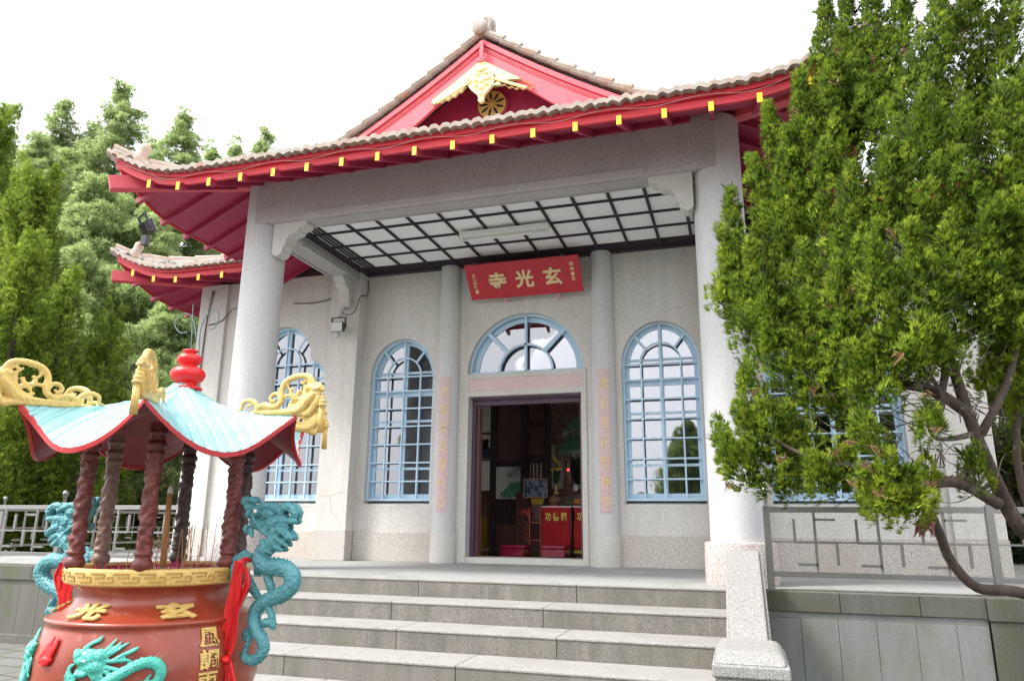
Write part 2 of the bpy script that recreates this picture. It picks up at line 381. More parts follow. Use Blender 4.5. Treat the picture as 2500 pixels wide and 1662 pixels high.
# sloping parapets at both stair ends
def parapet():
    e = empty('stair_parapet', (0, -1, GZ))
    ym, zm = -1.42, -.25
    # profile (y,z) of cheek wall
    out_ = [(.02, .315), (-.06, .33), (-.14, .325), (ym, zm), (ym, GZ), (.02, GZ)]
    T(MB().prism(out_, -.125, .125, 'yz'), 'cheek_wall', MAT['cope'], e, bevel=.02)
    o2 = [(.035, .285), (-.06, .30), (-.15, .29), (ym, zm-.04), (ym, GZ+.01), (.035, GZ+.01)]
    T(MB().prism(o2, -.15, .15, 'yz'), 'side_moulding', MAT['cope'], e, bevel=.012)
    b = MB()
    x0, x1, y0, y1 = -.225, .225, -2.06, -1.30
    b.box(x0, x1, y0, y1, -.345, -.27)
    T(b, 'block', MAT['cope'], e, bevel=.012)
    hx, c = .225, .045      # bevelled top
    top = MB().add([(-hx+.004, y0+.004, -.27), (hx-.004, y0+.004, -.27), (hx-.004, y1-.004, -.27), (-hx+.004, y1-.004, -.27),
              (-hx+c, y0+.17, -.212), (hx-c, y0+.17, -.212), (hx-c, y1-.05, -.212), (-hx+c, y1-.05, -.212)],
             [(0,3,2,1), (4,5,6,7), (0,1,5,4), (1,2,6,5), (2,3,7,6), (3,0,4,7)])
    T(top, 'block_top', MAT['cope'], e, bevel=.03)
    T(MB().box(x0+.018, x1-.018, y0+.018, y1-.01, GZ, -.346), 'block_foot', MAT['cope'], e, bevel=.01)
    return e
pr = parapet(); pl_ = copy_tree(pr)
pr.location.x = 2.885; tag(pr, 'granite stair parapet with sloping coping at the right end of the steps', 'parapet', 'granite parapets at the stair ends')
pl_.location.x = -2.885; tag(pl_, 'granite stair parapet seen behind the incense burner', 'parapet', 'granite parapets at the stair ends')

# ------------------------------------------------------------------ temple
tp = empty('temple', (0, 3, 0), 'grey washed-stone temple with red eaves, clay tile roof and blue arched windows', 'temple')
def P(mb, name, mat, par=None, **k): return T(mb, name, mat, par or tp, **k)
YW = 3.01
# wall with openings
holes = []
def small_open(cx):
    return [(cx-.53, .80), (cx+.53, .80)] + arc(cx, 2.71, .53, 0, 180, 20, .585)
def tref_open(cx, g=0.0):
    R1 = .515+g; pts = [(cx-.80-g, .80-g), (cx+.80+g, .80-g), (cx+.80+g, 2.78)]
    pts += arc(cx+.54, 2.78, .26+g, 15, 90, 6)[0:]
    pts += [(cx+R1, 3.09)]
    pts += arc(cx, 3.12, R1, 0, 180, 20)
    pts += [(cx-R1, 3.09)]
    pts += arc(cx-.54, 2.78, .26+g, 90, 165, 6)
    pts += [(cx-.80-g, 2.78)]
    return pts
for c in (-1.945, 1.945): holes.append(small_open(c))
for c in (-4.08, 4.08): holes.append(tref_open(c))
holes.append([(-.87, 2.675), (.87, 2.675)] + arc(0, 2.69, .87, 2, 178, 28))
holes.append([(-.905, .001), (.905, .001), (.905, 2.60), (-.905, 2.60)])
P(MB().prism([(-5.7, -.01), (5.7, -.01), (5.7, 4.47), (-5.7, 4.47)], YW, YW+.24, 'xz', holes), 'front_wall', MAT['wall'])
for s in (-1, 1):
    hw_ = [[(y, .85), (y+1.7, .85), (y+1.7, 3.5), (y, 3.5)] for y in (3.9, 6.2, 8.5)]  # unglazed openings out of view, added to let daylight into the hall
    P(MB().prism([(YW+.241, 0), (11, 0), (11, 4.47), (YW+.241, 4.47)], *sorted((s*5.7, s*5.46)), 'yz', hw_), 'side_wall', MAT['wall'])
P(MB().box(-5.7, 5.7, 11, 11.24, 0, 4.47), 'rear_wall', MAT['wall'])
P(MB().box(-5.72, 5.72, YW+.03, YW+.2, 4.471, 4.75), 'wall_plate', MAT['dark'])
# plinth course (slightly proud) between openings
for a, b_ in ((-5.74, -3.16), (-2.60, -1.33), (1.33, 2.60), (3.14, 5.74)): P(MB().box(a, b_, YW-.03, YW+.01, -.005, .40), 'plinth', MAT['plinth'], bevel=.006)
for c, hw in ((-1.945, .53), (1.945, .53), (-4.08, .80), (4.08, .80)):
    P(MB().add([(c-hw, YW-.004, .775), (c+hw, YW-.004, .775), (c+hw, YW+.2, .83), (c-hw, YW+.2, .83), (c-hw, YW-.004, .76), (c+hw, YW-.004, .76), (c+hw, YW+.2, .76), (c-hw, YW+.2, .76)],
           [(0,1,2,3), (7,6,5,4), (0,4,5,1), (1,5,6,2), (2,6,7,3), (3,7,4,0)]), 'window_sill', MAT['wall'])
# pilasters at the porch corners and hall corners
for a, b_, n_ in ((-3.12, -2.61, 'pilaster'), (2.61, 3.12, 'pilaster'), (-5.78, -5.24, 'corner_pilaster'), (5.24, 5.78, 'corner_pilaster')):
    P(MB().box(a, b_, YW-.24 if abs(a) < 4 else YW-.06, YW+.02, .402, 4.46), n_, MAT['wall'], bevel=.008)
    P(MB().box(a-.008, b_+.008, (YW-.24 if abs(a) < 4 else YW-.06)-.015, YW-.031, -.003, .401), 'pilaster_base', MAT['plinth'], bevel=.006)
# half columns beside the door
for s in (-1, 1):
    P(MB().lathe([(.152, 4.36), (.152, 4.30), (.168, 2.4), (.175, .405)], (s*1.165, YW-.03, 0), 28), 'half_column', MAT['column'], smooth=True)
    P(MB().lathe([(.178, .404), (.186, .398), (.19, -.003)], (s*1.165, YW-.03, 0), 28), 'half_column_base', MAT['trim'], smooth=True, bevel=0)
# door surround
ds = MB().prism([(-.918, -.002), (-.84, -.002), (-.84, 2.336), (.84, 2.336), (.84, -.002), (.918, -.002), (.918, 2.672), (-.918, 2.672)], YW-.022, YW+.16, 'xz', [[(-.845, 2.412), (.862, 2.412), (.862, 2.60), (-.845, 2.60)]])
P(ds, 'door_surround', MAT['trim'], bevel=.004)
P(MB().box(-.85, .87, YW-.012, YW+.05, 2.405, 2.605), 'lintel_panel', MAT['pink'])
P(MB().box(-.84, .84, YW-.01, YW+.4, -.004, .078), 'threshold', MAT['trim'], bevel=.006)
df = MB(); df.box(-.84, .84, YW+.161, YW+.26, 2.23, 2.336); df.box(-.84, -.79, YW+.161, YW+.26, .079, 2.23); df.box(.79, .84, YW+.161, YW+.26, .079, 2.23)
df.box(-.84, .84, YW+.10, YW+.16, 2.30, 2.336)
for i in range(30): df.box(-.78+i*.0525, -.755+i*.0525, YW+.145, YW+.160, 2.25, 2.275)
dfo = P(df, 'door_frame', paint('purple_wood', (.085,.045,.075), .45, .2), bevel=.004)
for a in (-.80, .76): P(MB().box(a, a+.04, YW+.26, YW+.40, .08, 2.22), 'door_leaf', MAT['wood'], bevel=.004)

# ---- windows
def curve_bar(pts, w, y0, y1):
    """flat bar of width w following pts in the xz plane"""
    m = MB(); n = len(pts); vs = []
    for i, p in enumerate(pts):
        a = pts[max(i-1, 0)]; b_ = pts[min(i+1, n-1)]; dx, dz = b_[0]-a[0], b_[1]-a[1]; L = math.hypot(dx, dz) or 1
        nx, nz = -dz/L, dx/L
        for s in (-1, 1):
            for y in (y0, y1): vs.append((p[0]+nx*s*w/2, y, p[1]+nz*s*w/2))
    fs = []
    for i in range(n-1):
        o = i*4; q = o+4
        fs += [(o, q, q+2, o+2), (o+1, o+3, q+3, q+1), (o, o+1, q+1, q), (o+2, q+2, q+3, o+3)]
    fs += [(0, 2, 3, 1), ((n-1)*4, (n-1)*4+1, (n-1)*4+3, (n-1)*4+2)]
    return m.add(vs, fs)
def merge(a, b): a.add(b.v, b.f); return a
YG = YW+.11
def window(cx, kind):
    hw = {'small': .53, 'tref': .80}[kind]; spring = 2.71
    outl = small_open(cx) if kind == 'small' else tref_open(cx)
    cyc = [(x, max(z, .845)) for x, z in outl]
    inner = lambda g: [(cx+(x-cx)*(1-g/hw), (z-.845 if z < 1 else z) if False else (.845+g if z < 1 else (z-g*.9 if z > 2.75 else z))) for x, z in outl]
    f = MB().prism(cyc, YG-.03, YG+.03, 'xz', [inner(.032)])
    frame = P(f, 'window', MAT['blue'], bevel=.003)
    # inner casing, set back
    c2 = MB().prism([(cx+(x-cx)*.985, z) for x, z in cyc], YG+.055, YG+.085, 'xz', [inner(.085)])
    T(c2, 'sash', MAT['blue'], frame)
    mu = MB(); sp = .272 if kind == 'small' else .262; B = .021
    nb = {'small': (-1, 0, 1), 'tref': (-2, -1, 0, 1, 2)}[kind]
    rtop = {'small': 3.26, 'tref': 3.60}[kind]
    zs = [1.131, 1.403, 1.675, 1.947, 2.219, 2.49, 2.71] if kind == 'small' else [1.131, 1.395, 1.685, 1.95, 2.22, 2.46, 2.70, 3.01]
    for i in nb:
        x = cx+i*sp; zt = spring if kind == 'small' else (3.01 if abs(i) == 1 else 3.0)
        if i == 0: zt = rtop
        if kind == 'tref' and abs(i) == 2: zt = 3.0
        mu.box(x-B/2, x+B/2, YG-.025, YG+.012, .86, zt)
    for z in zs:
        ww = hw-.01 if z < 2.9 else .52
        mu.box(cx-ww, cx+ww, YG-.022, YG+.009, z-B/2, z+B/2)
    cz = spring if kind == 'small' else 3.01
    ro = (.53, .585) if kind == 'small' else (.52, .62)
    merge(mu, curve_bar(arc(cx, cz, sp+.01, 0, 180, 16, sp+.025), B, YG-.028, YG+.006))
    for a in (47, 133):
        ca, sa = math.cos(rad(a)), math.sin(rad(a))
        mu.bar((cx+ca*(sp+.01), YG-.01, cz+sa*(sp+.02)), (cx+ca*(ro[0]-.02), YG-.01, cz+sa*(ro[1]-.02)), .03, B, (0,1,0))
    T(mu, 'glazing_bars', MAT['blue'], frame)
    # sash stiles and rails, behind
    m2 = MB()
    for x in ((cx-.03, cx+.03),): m2.box(x[0], x[1], YG+.056, YG+.084, .86, rtop-.02)
    for z, h in ((.90, .045), (2.46, .05), (1.32, .018), (2.03, .018), (2.78, .018)): m2.box(cx-hw+.03, cx+hw-.03, YG+.058, YG+.082, z-h, z+h)
    T(m2, 'sash_rails', MAT['blue'], frame)
    T(MB().prism([(cx+(x-cx)*.98, z) for x, z in cyc], YG+.068, YG+.072, 'xz'), 'pane', MAT['glass'], frame)
    return frame
for c, k in ((-1.945, 'small'), (1.945, 'small'), (-4.08, 'tref'), (4.08, 'tref')): window(c, k)
# fanlight over the door
fz = 2.70
f = MB().prism([(-.865, fz-.024)] + [(.865, fz-.024)] + arc(0, fz, .865, 0, 180, 30), YG-.03, YG+.03, 'xz', [[(-.83, fz+.012), (.83, fz+.012)] + arc(0, fz, .83, 3, 177, 30)])
fl = P(f, 'fanlight', MAT['blue'])
T(MB().prism(arc(0, fz-.02, .85, 0, 180, 30), YG+.055, YG+.09, 'xz', [arc(0, fz+.012, .745, 0, 180, 30)]), 'sash', MAT['blue'], fl)
m = curve_bar(arc(.0, fz, .405, 0, 180, 20), .03, YG-.03, YG+.03)
m.box(-.016, .016, YG-.03, YG+.03, fz, fz+.84)
for a in (46, 134): m.bar((.41*math.cos(rad(a)), YG, fz+.41*math.sin(rad(a))), (.85*math.cos(rad(a)), YG, fz+.85*math.sin(rad(a))), .06, .03, (0,1,0))
T(m, 'glazing_bars', MAT['blue'], fl)
T(MB().prism(arc(0, fz-.015, .85, 0, 180, 30), YG+.07, YG+.074, 'xz'), 'pane', MAT['glass'], fl)

# ---- porch columns
for s in (-1, 1):
    P(MB().lathe([(.258, 4.86), (.262, 3.0), (.268, 1.6), (.275, .385)], (s*2.86, .68, 0), 48), 'column', MAT['column'], smooth=True)
    P(MB().lathe([(.27, .388), (.325, .385), (.335, .372), (.342, .0), (.342, -.02)], (s*2.86, .68, 0), 48), 'column_base', MAT['colbase'], smooth=True)
# ---- beams
YB = .41; ZB = 4.235
def beam_prof(y0, y1):   # section (y,z) with soffit moulding
    return [(y0, 4.88), (y0, ZB), (y1, ZB), (y1, 4.88)]
P(MB().box(-2.86, 2.86, YB, YB+.33, ZB, 4.93), 'front_beam', MAT['beam'], bevel=.006)
P(MB().box(-2.62, 2.62, YB-.03, YB-.001, 4.775, 4.93), 'eave_plate', MAT['shaded_red'])
mo = MB(); mo.box(-2.10, 2.10, YB-.016, YB-.001, ZB-.004, ZB+.055); mo.box(-2.13, 2.13, YB-.024, YB-.001, ZB+.055, ZB+.075)
mo.box(-2.05, 2.05, YB-.012, YB+.025, ZB-.010, ZB-.001); mo.box(-2.05, 2.05, YB+.29, YB+.32, ZB-.010, ZB-.001)
mo.box(-2.05, 2.05, YB+.07, YB+.10, ZB-.008, ZB-.001)
P(mo, 'beam_moulding', MAT['beam'], bevel=.004)
for s in (-1, 1):
    xo, xi = 3.0*s, 2.64*s; a, b_ = min(xo, xi), max(xo, xi)
    P(MB().box(a, b_, YB+.332, YW-.002, ZB, 4.88), 'side_beam', MAT['beam'], bevel=.006)
    mo = MB(); mo.box(a-.008, a+.03, 1.2, 2.75, ZB-.02, ZB-.001); mo.box(b_-.03, b_+.008, 1.2, 2.75, ZB-.02, ZB-.001); mo.box(*(sorted((xi-.018*s, xi-.002*s))), 1.0, 2.95, ZB+.02, ZB+.06)
    P(mo, 'beam_moulding', MAT['beam'], bevel=.004)
# brackets (profile in x,z measured from the column face)
def bracket_prof(L, Hh):
    base = [(0, 0), (.485, 0), (.485, -.045), (.45, -.08), (.40, -.088), (.375, -.10), (.36, -.135), (.31, -.155), (.26, -.163), (.225, -.19), (.20, -.24), (.19, -.30), (.17, -.325), (.155, -.345), (.15, -.385), (.115, -.425), (.07, -.44), (.03, -.43), (0, -.39)]
    pts = [(x*L/.485, z*Hh/.44) for x, z in base]
    return pts
for s in (-1, 1):
    xc = s*2.61; pr_ = [(xc - s*p[0], ZB+p[1]) for p in bracket_prof(.47, .44)]
    P(MB().prism(pr_, YB+.07, YB+.26, 'xz'), 'bracket', MAT['trim'], bevel=.006)
    pr_ = [(YW-.24-p[0], ZB+p[1]) for p in bracket_prof(.34, .46)]
    P(MB().prism(pr_, s*2.82-.09, s*2.82+.09, 'yz'), 'bracket', MAT['trim'], bevel=.006)
# ---- coffered ceiling
CZ = 4.375
P(MB().box(-2.64, 2.64, YB+.331, YW-.001, CZ+.016, CZ+.05), 'ceiling_panel', MAT['panel'])
cg = MB(); xs_ = [-2.335+.4365*i for i in range(12)]; ys_ = [.83, 1.275, 1.755, 2.24, 2.70]
for x in xs_: cg.box(x-.019, x+.019, YB+.332, 2.98, CZ-.006, CZ+.015); cg.box(x-.008, x+.008, YB+.332, 2.98, CZ-.013, CZ-.0062)
for y in ys_: cg.box(-2.63, 2.63, y-.019, y+.019, CZ-.004, CZ+.0145); cg.box(-2.63, 2.63, y-.008, y+.008, CZ-.011, CZ-.0042)
for x in (-2.405, -2.47, 2.545): cg.box(x-.012, x+.012, YB+.332, 2.98, CZ-.008, CZ+.0155)
cg.box(-2.638, -2.53, YB+.332, YW-.002, CZ-.02, CZ+.015); cg.box(2.585, 2.638, YB+.332, YW-.002, CZ-.02, CZ+.015)
cg.box(-2.60, 2.60, 2.775, 2.795, CZ-.007, CZ+.0152); cg.box(-2.60, 2.60, 2.84, 2.865, CZ-.0072, CZ+.0152); cg.box(-2.60, 2.60, 2.91, YW-.002, CZ-.03, CZ+.0152)
P(cg, 'ceiling_grid', MAT['ceilwood'])

# ------------------------------------------------------------------ roofs
def lift(a, xe, L=1.25, H=.40):
    t = max(0, (abs(a)-(xe-L))/L); return H*t**2.2
def roof_part(xe, yf, yb, z0, hfun, parent, gable=None, L=1.25, H=.40, cut=0):
    """xe: eave half width, yf: front eave; returns nothing. z0 = fascia bottom height."""
    zt = z0+.135          # tile bed height at the eave
    def zfront(x, d): return zt + hfun(d) + lift(x, xe, L, H)*math.exp(-d*1.1)
    TW = .118
    def sheet(front, s=1):
        m = MB(); top = []; 
        smax = xe+.02 if front else (yb-yf)
        n = int(2*smax/TW)*6 if front else int(smax/TW)*6
        dmax = (2.05 if gable else min(xe, 4.6)) if front else xe
        course = .26; rows = []
        k = 0
        while k*course < dmax: rows += [k*course, min((k+1)*course-.002, dmax)]; k += 1
        nr = len(rows); us = [(-smax+2*smax*i/n) if front else smax*i/n for i in range(n+1)]
        idx = {}
        for j, d in enumerate(rows):
            first = (j % 2 == 0)
            for i, u in enumerate(us):
                ph = (u/TW) % 1.0
                c = .036*abs(math.sin(PI*ph))**.6 + .006*math.sin(u*37.1)+.004*math.sin(u*91.7+j)
                if front:
                    lim = (xe-abs(u))              # distance from the side eave -> hip
                    dd = min(d, max(lim, 0)+.02)
                    x, y = u, yf-.12+dd
                    z = zfront(u, dd)
                else:
                    dd = min(d, max(u, 0)+.02) if not (gable and u > 1.5) else d
                    x, y = s*(xe+.12-dd), yf+u
                    l2 = max(0, (L-u)/L); z = zt + hfun(dd) + H*l2**2.2*math.exp(-dd*1.1)
                z += c + (.028 if first else 0.0)
                top.append((x, y, z))
        m.v = top
        w_ = n+1
        for j in range(nr-1):
            for i in range(n): 
                if cut and front and abs(us[i]+us[i+1])/2 < cut and rows[j] < 2.4: continue
                m.f.append((j*w_+i, j*w_+i+1, (j+1)*w_+i+1, (j+1)*w_+i))
        o = len(m.v)          # eave thickness
        for i in range(w_):
            x, y, z = top[i]; m.v.append((x, y, z-.052)); 
        for i in range(w_):
            x, y, z = top[i]; m.v.append((x if front else x-s*.3, y+.3 if front else y, z-.04))
        for i in range(n):
            if cut and front and abs(us[i]+us[i+1])/2 < cut: continue
            m.f.append((i, o+i, o+i+1, i+1)); m.f.append((o+i, o+w_+i, o+w_+i+1, o+i+1))
        return m
    P(sheet(True), 'roof_tiles', MAT['tile'], parent, fix=False, ang=50)
    for s in (-1, 1): P(sheet(False, s), 'roof_tiles', MAT['tile'], parent, fix=False, ang=50)
    # fascia boards
    n = 90
    def board(y0, y1, za, zb, ext, sd=0):
        m = MB(); X = [-(xe+ext)+2*(xe+ext)*i/n for i in range(n+1)]
        for x in X:
            l = lift(x, xe, L, H)
            for y, z in ((y0, za), (y1, za), (y1, zb), (y0, zb)): m.v.append((x, y, z+l))
        for i in range(n):
            o = i*4
            if cut and ((X[i]+X[i+1])/2*sd < cut): continue
            for k in range(4): m.f.append((o+k, o+4+k, o+4+(k+1) % 4, o+(k+1) % 4))
        if sd <= 0: m.f += [(0, 1, 2, 3)]
        if sd >= 0: m.f += [(n*4+3, n*4+2, n*4+1, n*4)]
        return m
    for sd in ((-1, 1) if cut else (0,)):
        P(board(yf, yf+.035, z0, z0+.115, 0, sd), 'fascia', MAT['red'], parent)
        P(board(yf-.035, yf-.002, z0+.085, z0+.15, .03, sd), 'fascia_moulding', MAT['red'], parent)
    for s in (-1, 1):
        m = MB(); K = 80; YY = [yf+.04+(yb-yf-.04)*i/K for i in range(K+1)]
        for y in YY:
            l = H*max(0, (L-(y-yf))/L)**2.2
            for x, z in ((s*xe, z0), (s*(xe-.035), z0), (s*(xe-.035), z0+.14), (s*xe, z0+.14)): m.v.append((x, y, z+l))
        for i in range(K):
            o = i*4
            for k in range(4): m.f.append((o+k, o+4+k, o+4+(k+1) % 4, o+(k+1) % 4))
        m.f += [(0, 1, 2, 3), (K*4+3, K*4+2, K*4+1, K*4)]
        P(m, 'fascia', MAT['red'], parent)
    return zt
hf = lambda d: .319*d + .047*d*d
SL = .50
XE, YF, Z0 = 4.27, -.50, 4.40
roof = empty('porch_roof', (0, 0, Z0)); roof.parent = tp; roof.matrix_parent_inverse = par_inv(tp)
def RP(mb, name, mat, par=None, **k): return P(mb, name, mat, par or roof_o, **k)
# the roof's own parent mesh is its soffit, so tiles, rafters and ridges are its sub-parts
def soffit(xe, yf, yb, z0, slope, dmaxf, dmaxs, L=1.25, H=.40, cut=0):
    m = MB()
    def quadrow(front, s=1):
        K = 60; J = 6; o = len(m.v)
        for j in range(J+1):
            for i in range(K+1):
                if front:
                    x = -xe+2*xe*i/K; d = dmaxf*j/J; dd = min(d, xe-abs(x)); y = yf+.02+dd; l = lift(x, xe, L, H)*(1-min(1, dd/1.6))
                    m.v.append((x, y, z0+.012+slope*dd+l))
                else:
                    u = (yb-yf)*(i/K)**1.5; d = dmaxs*j/J; dd = min(d, u); l = H*max(0, (L-u)/L)**2.2*(1-min(1, dd/1.6))
                    m.v.append((s*(xe-.02-dd), yf+u, z0+.012+slope*dd+l))
        for j in range(J):
            for i in range(K):
                if cut and front and j < J-1 and abs(-xe+2*xe*(i+.5)/K) < cut: continue
                a = o+j*(K+1)+i; m.f.append((a, a+1, a+K+2, a+K+1))
    quadrow(True); quadrow(False, 1); quadrow(False, -1)
    return m
bpy.data.objects.remove(roof)
roof_o = P(soffit(XE, YF, 8, Z0, SL, 1.1, 1.35), 'porch_roof', MAT['shaded_red'], fix=False)
roof_part(XE, YF, 8.0, Z0, hf, roof_o, gable=True)
def rafters(xe, yf, z0, slope, sp, x0, xlim, df, ds, yb, L=1.25, H=.40, cut=0):
    x = x0
    while x < xlim:
        if (cut or -1) < abs(x) < xe-.25:
            l = lift(x, xe, L, H)
            a = Vector((x, yf-.035, z0-.043+l)); dd = min(df, xe-abs(x)); b_ = Vector((x, yf+dd, z0-.043+slope*(dd)+l*max(0, 1-dd/1.6)))
            RP(MB().bar(a, b_, .047, .088), 'rafter', MAT['shaded_red'], fix=False)
            RP(MB().box(x-.0242, x+.0242, yf-.064, yf-.057, z0-.092+l, z0+.006+l), 'rafter_end', MAT['yellow'])
        x += sp
    for s in (-1, 1):
        y = yf+sp
        while y < yb:
            u = y-yf; l = H*max(0, (L-u)/L)**2.2; dd = min(ds, u)
            RP(MB().bar((s*(xe+.035), y, z0-.036+l), (s*(xe-dd), y, z0-.036+slope*dd+l*max(0, 1-dd/1.6)), .055, .075), 'rafter', MAT['shaded_red'], fix=False)
            y += sp
rafters(XE, YF, Z0, SL, .4345, -3.66, 4.2, .92, 1.28, 3.2)
# hip beams and hip ridges
def hips(xe, yf, z0, slope, dbeam, dridge, hfun, L=1.25, H=.40):
    for s in (-1, 1):
        a = Vector((s*(xe+.0), yf-.06, z0+.13)); b_ = Vector((s*(xe-dbeam), yf+dbeam, z0+slope*dbeam-.07))
        RP(MB().bar(a, b_, .15, .17), 'hip_beam', MAT['gred'], bevel=.006, fix=False)
        m = MB(); mm = MB(); k = 0; d = .06
        zt = z0+.135
        def hp(d): return Vector((s*(xe+.10-d), yf-.10+d, zt+hfun(d)+H*max(0, (L-d)/L)**2.2*math.exp(-d*1.1)+.06))
        while d < dridge:
            p, q = hp(d), hp(min(d+.30, dridge))
            m.tube([p+Vector((0,0,.085)), q+Vector((0,0,.07))], [.062, .05], 8)
            mm.bar(p+Vector((0,0,.0)), q, .13, .12); d += .29
        RP(mm, 'ridge_mortar', MAT['mortar'], fix=False)
        RP(m, 'hip_ridge', MAT['ridge'], fix=False, ang=50)
        e = hp(.30); en = MB(); dx = Vector((s, -1, 0)).normalized()
        en.tube([e+dx*.02+Vector((0,0,.02)), e+dx*.045+Vector((0,0,.10)), e+dx*.01+Vector((0,0,.18)), e-dx*.005+Vector((0,0,.26)), e+dx*.0+Vector((0,0,.31))], [.085, .09, .070, .075, .05], 10, smooth=3)
        RP(en, 'ridge_ornament', MAT['ridge'], smooth=True)
        cn = MB(); c0 = hp(.0)-Vector((0,0,.02)); cn.tube([c0-dx*.42+Vector((0,0,-.02)), c0-dx*.02+Vector((0,0,-.02))], [.06, .055], 8)
        RP(cn, 'corner_tile', MAT['tile'], smooth=True)
hips(XE, YF, Z0, SL, 1.4, 2.6, hf)
# gable: tympanum, bargeboards, ornament, wheel
def side_z(x): d = XE+.12-abs(x); return Z0+.135+hf(d)
YGB = 1.0
def rake(off0, off1, y0, y1, x1, top=None, n=20):
    """board hung below the roof slope between offsets off0..off1 (m, downwards)"""
    pts = []
    X = [-x1+2*x1*i/(2*n) for i in range(2*n+1)]
    up = [(x, side_z(x)-off0) for x in X]; lo = [(x, side_z(x)-off1*(1+(.8*abs(x)/x1 if off1 > .3 else 0))) for x in reversed(X)]
    return MB().prism(up+lo, y0, y1, 'xz')
RP(rake(.10, .40, YGB, YGB+.05, 2.45), 'gable_board', MAT['gred'], bevel=.004)
RP(rake(.075, .155, YGB-.03, YGB-.002, 2.45), 'gable_moulding', MAT['gred'], bevel=.004)
RP(rake(.185, .20, YGB-.012, YGB-.001, 2.45), 'gable_moulding', MAT['gred'])
RP(rake(.215, .228, YGB-.012, YGB-.001, 2.45), 'gable_moulding', MAT['gred'])
RP(MB().prism([(-2.4, 5.0), (2.4, 5.0)] + [(2.4-4.8*i/24, side_z(2.4-4.8*i/24)-.16) for i in range(25)], YGB+.44, YGB+.50, 'xz'), 'gable_wall', MAT['shaded_red'])
RP(MB().prism([(-2.4, side_z(2.4)-.09)] + [(-2.4+4.8*i/24, side_z(-2.4+4.8*i/24)-.06) for i in range(1, 25)] + [(2.4-4.8*i/24, side_z(2.4-4.8*i/24)-.10) for i in range(0, 24)], YGB+.02, YGB+.46, 'xz'), 'gable_soffit', MAT['shaded_red'])
pu = MB()
for s in (-1, 1): pu.bar((s*1.05, YGB+.05, side_z(1.05)-.45), (s*1.05, YGB+.45, side_z(1.05)-.45), .09, .09)
RP(pu, 'purlin', MAT['shaded_red'])
# cream scroll ornament
apz = side_z(0)-.41
sc_ = [(0, apz+.03)]
n_ = 14
for i in range(1, n_+1):
    x = .68*i/n_; sc_.append((x, side_z(x)-.40))
lo = []
for i in range(0, 12):
    x = .70-.52*i/11; lo.append((x, side_z(x)-.42-.030*(i % 2)-.17*math.sin(min(1, i/9)*PI/2)))
sc_ += lo
dr = [(.16, apz-.22), (.20, apz-.27), (.185, apz-.34), (.15, apz-.40), (.10, apz-.45), (.05, apz-.50), (.035, apz-.56), (.045, apz-.585), (0, apz-.62)]
half = sc_+dr
full = half + [(-x, z) for x, z in reversed(half[1:-1])]
orn = RP(MB().prism(full, YGB-.05, YGB-.004, 'xz'), 'gable_ornament', MAT['cream'], bevel=.008)
od = MB()
for i in range(16):
    t = i/15; x = .60-.45*t
    for s in (-1, 1): od.ell((s*x, YGB-.052, side_z(x)-.50-.09*t), (.028, .016, .022), n=8, m=5)
for (x, z, r) in ((0, apz-.30, .055), (.08, apz-.28, .04), (-.08, apz-.28, .04), (0, apz-.40, .05), (.07, apz-.36, .035), (-.07, apz-.36, .035), (0, apz-.50, .03), (.06, apz-.2, .035), (-.06, apz-.2, .035)):
    od.ell((x, YGB-.05, z), (r, .02, r*.8), n=8, m=5)
od.prism([(0, apz-.09), (.07, apz-.135), (0, apz-.18), (-.07, apz-.135)], YGB-.065, YGB-.03, 'xz')
RP(od, 'ornament_relief', MAT['cream'], smooth=True)
wz = 6.045; wy = YGB+.425
wh = MB().prism(arc(0, wz, .20, 0, 360, 40)[:-1], wy-.04, wy+.01, 'xz')
RP(wh, 'wheel_emblem', paint('emblem_gold', (.62,.40,.12), .5, .1), bevel=.004)
rg = MB(); mm_ = MB()
for i in range(9):
    a = rad(90+40*i+8)
    c, s_ = math.cos(a), math.sin(a)
    pts = [(.045, 0), (.11, .017), (.165, .0125), (.182, 0), (.165, -.0125), (.11, -.017)]
    mm_.prism([(c*p-s_*q, wz+s_*p+c*q) for p, q in pts], wy-.047, wy-.041, 'xz')
RP(mm_, 'wheel_spokes', MAT['black'])
rg.prism(arc(0, wz, .235, 0, 360, 40)[:-1], wy-.02, wy+.012, 'xz', [arc(0, wz, .205, 0, 360, 40)[:-1]])
RP(rg, 'wheel_rim', MAT['shaded_red'])
RP(MB().bar((0, YGB-.06, side_z(0)-.13), (0, YGB-.06, side_z(0)-.40), .05, .03, (0,1,0)).box(-.05, .05, YGB-.07, YGB-.02, side_z(0)-.43, side_z(0)-.38), 'apex_strap', MAT['gred'])
# verge tiles stepping down the rake
vt = MB()
for s in (-1, 1):
    d = .02
    while d < 2.5:
        x0_, x1_ = d, d+.28
        a = Vector((s*x0_, YGB-.02, side_z(x0_)+.045)); b_ = Vector((s*x1_, YGB-.02, side_z(x1_)+.075))
        vt.tube([a, b_], [.048, .062], 8); vt.bar(a+Vector((0,.16,.0)), b_+Vector((0,.16,.0)), .28, .05); d += .235
RP(vt, 'verge_tiles', MAT['tile'], fix=False, ang=50)
rd = MB(); zr_ = side_z(0)
rd.bar((0, YGB+.0, zr_+.05), (0, 8, zr_+.05), .2, .16)
rd.tube([(0, YGB+.05, zr_+.14), (0, 8, zr_+.14)], .075, 10)
RP(rd, 'main_ridge', MAT['tile'])
ro_ = MB(); ro_.lathe([(.001, 0), (.10, 0), (.115, .02), (.10, .06), (.001, .06)], (0,0,0), 20)
ro_.xf(lambda v: (v[0]-.03, YGB-.10+v[2], zr_+.09+v[1]))
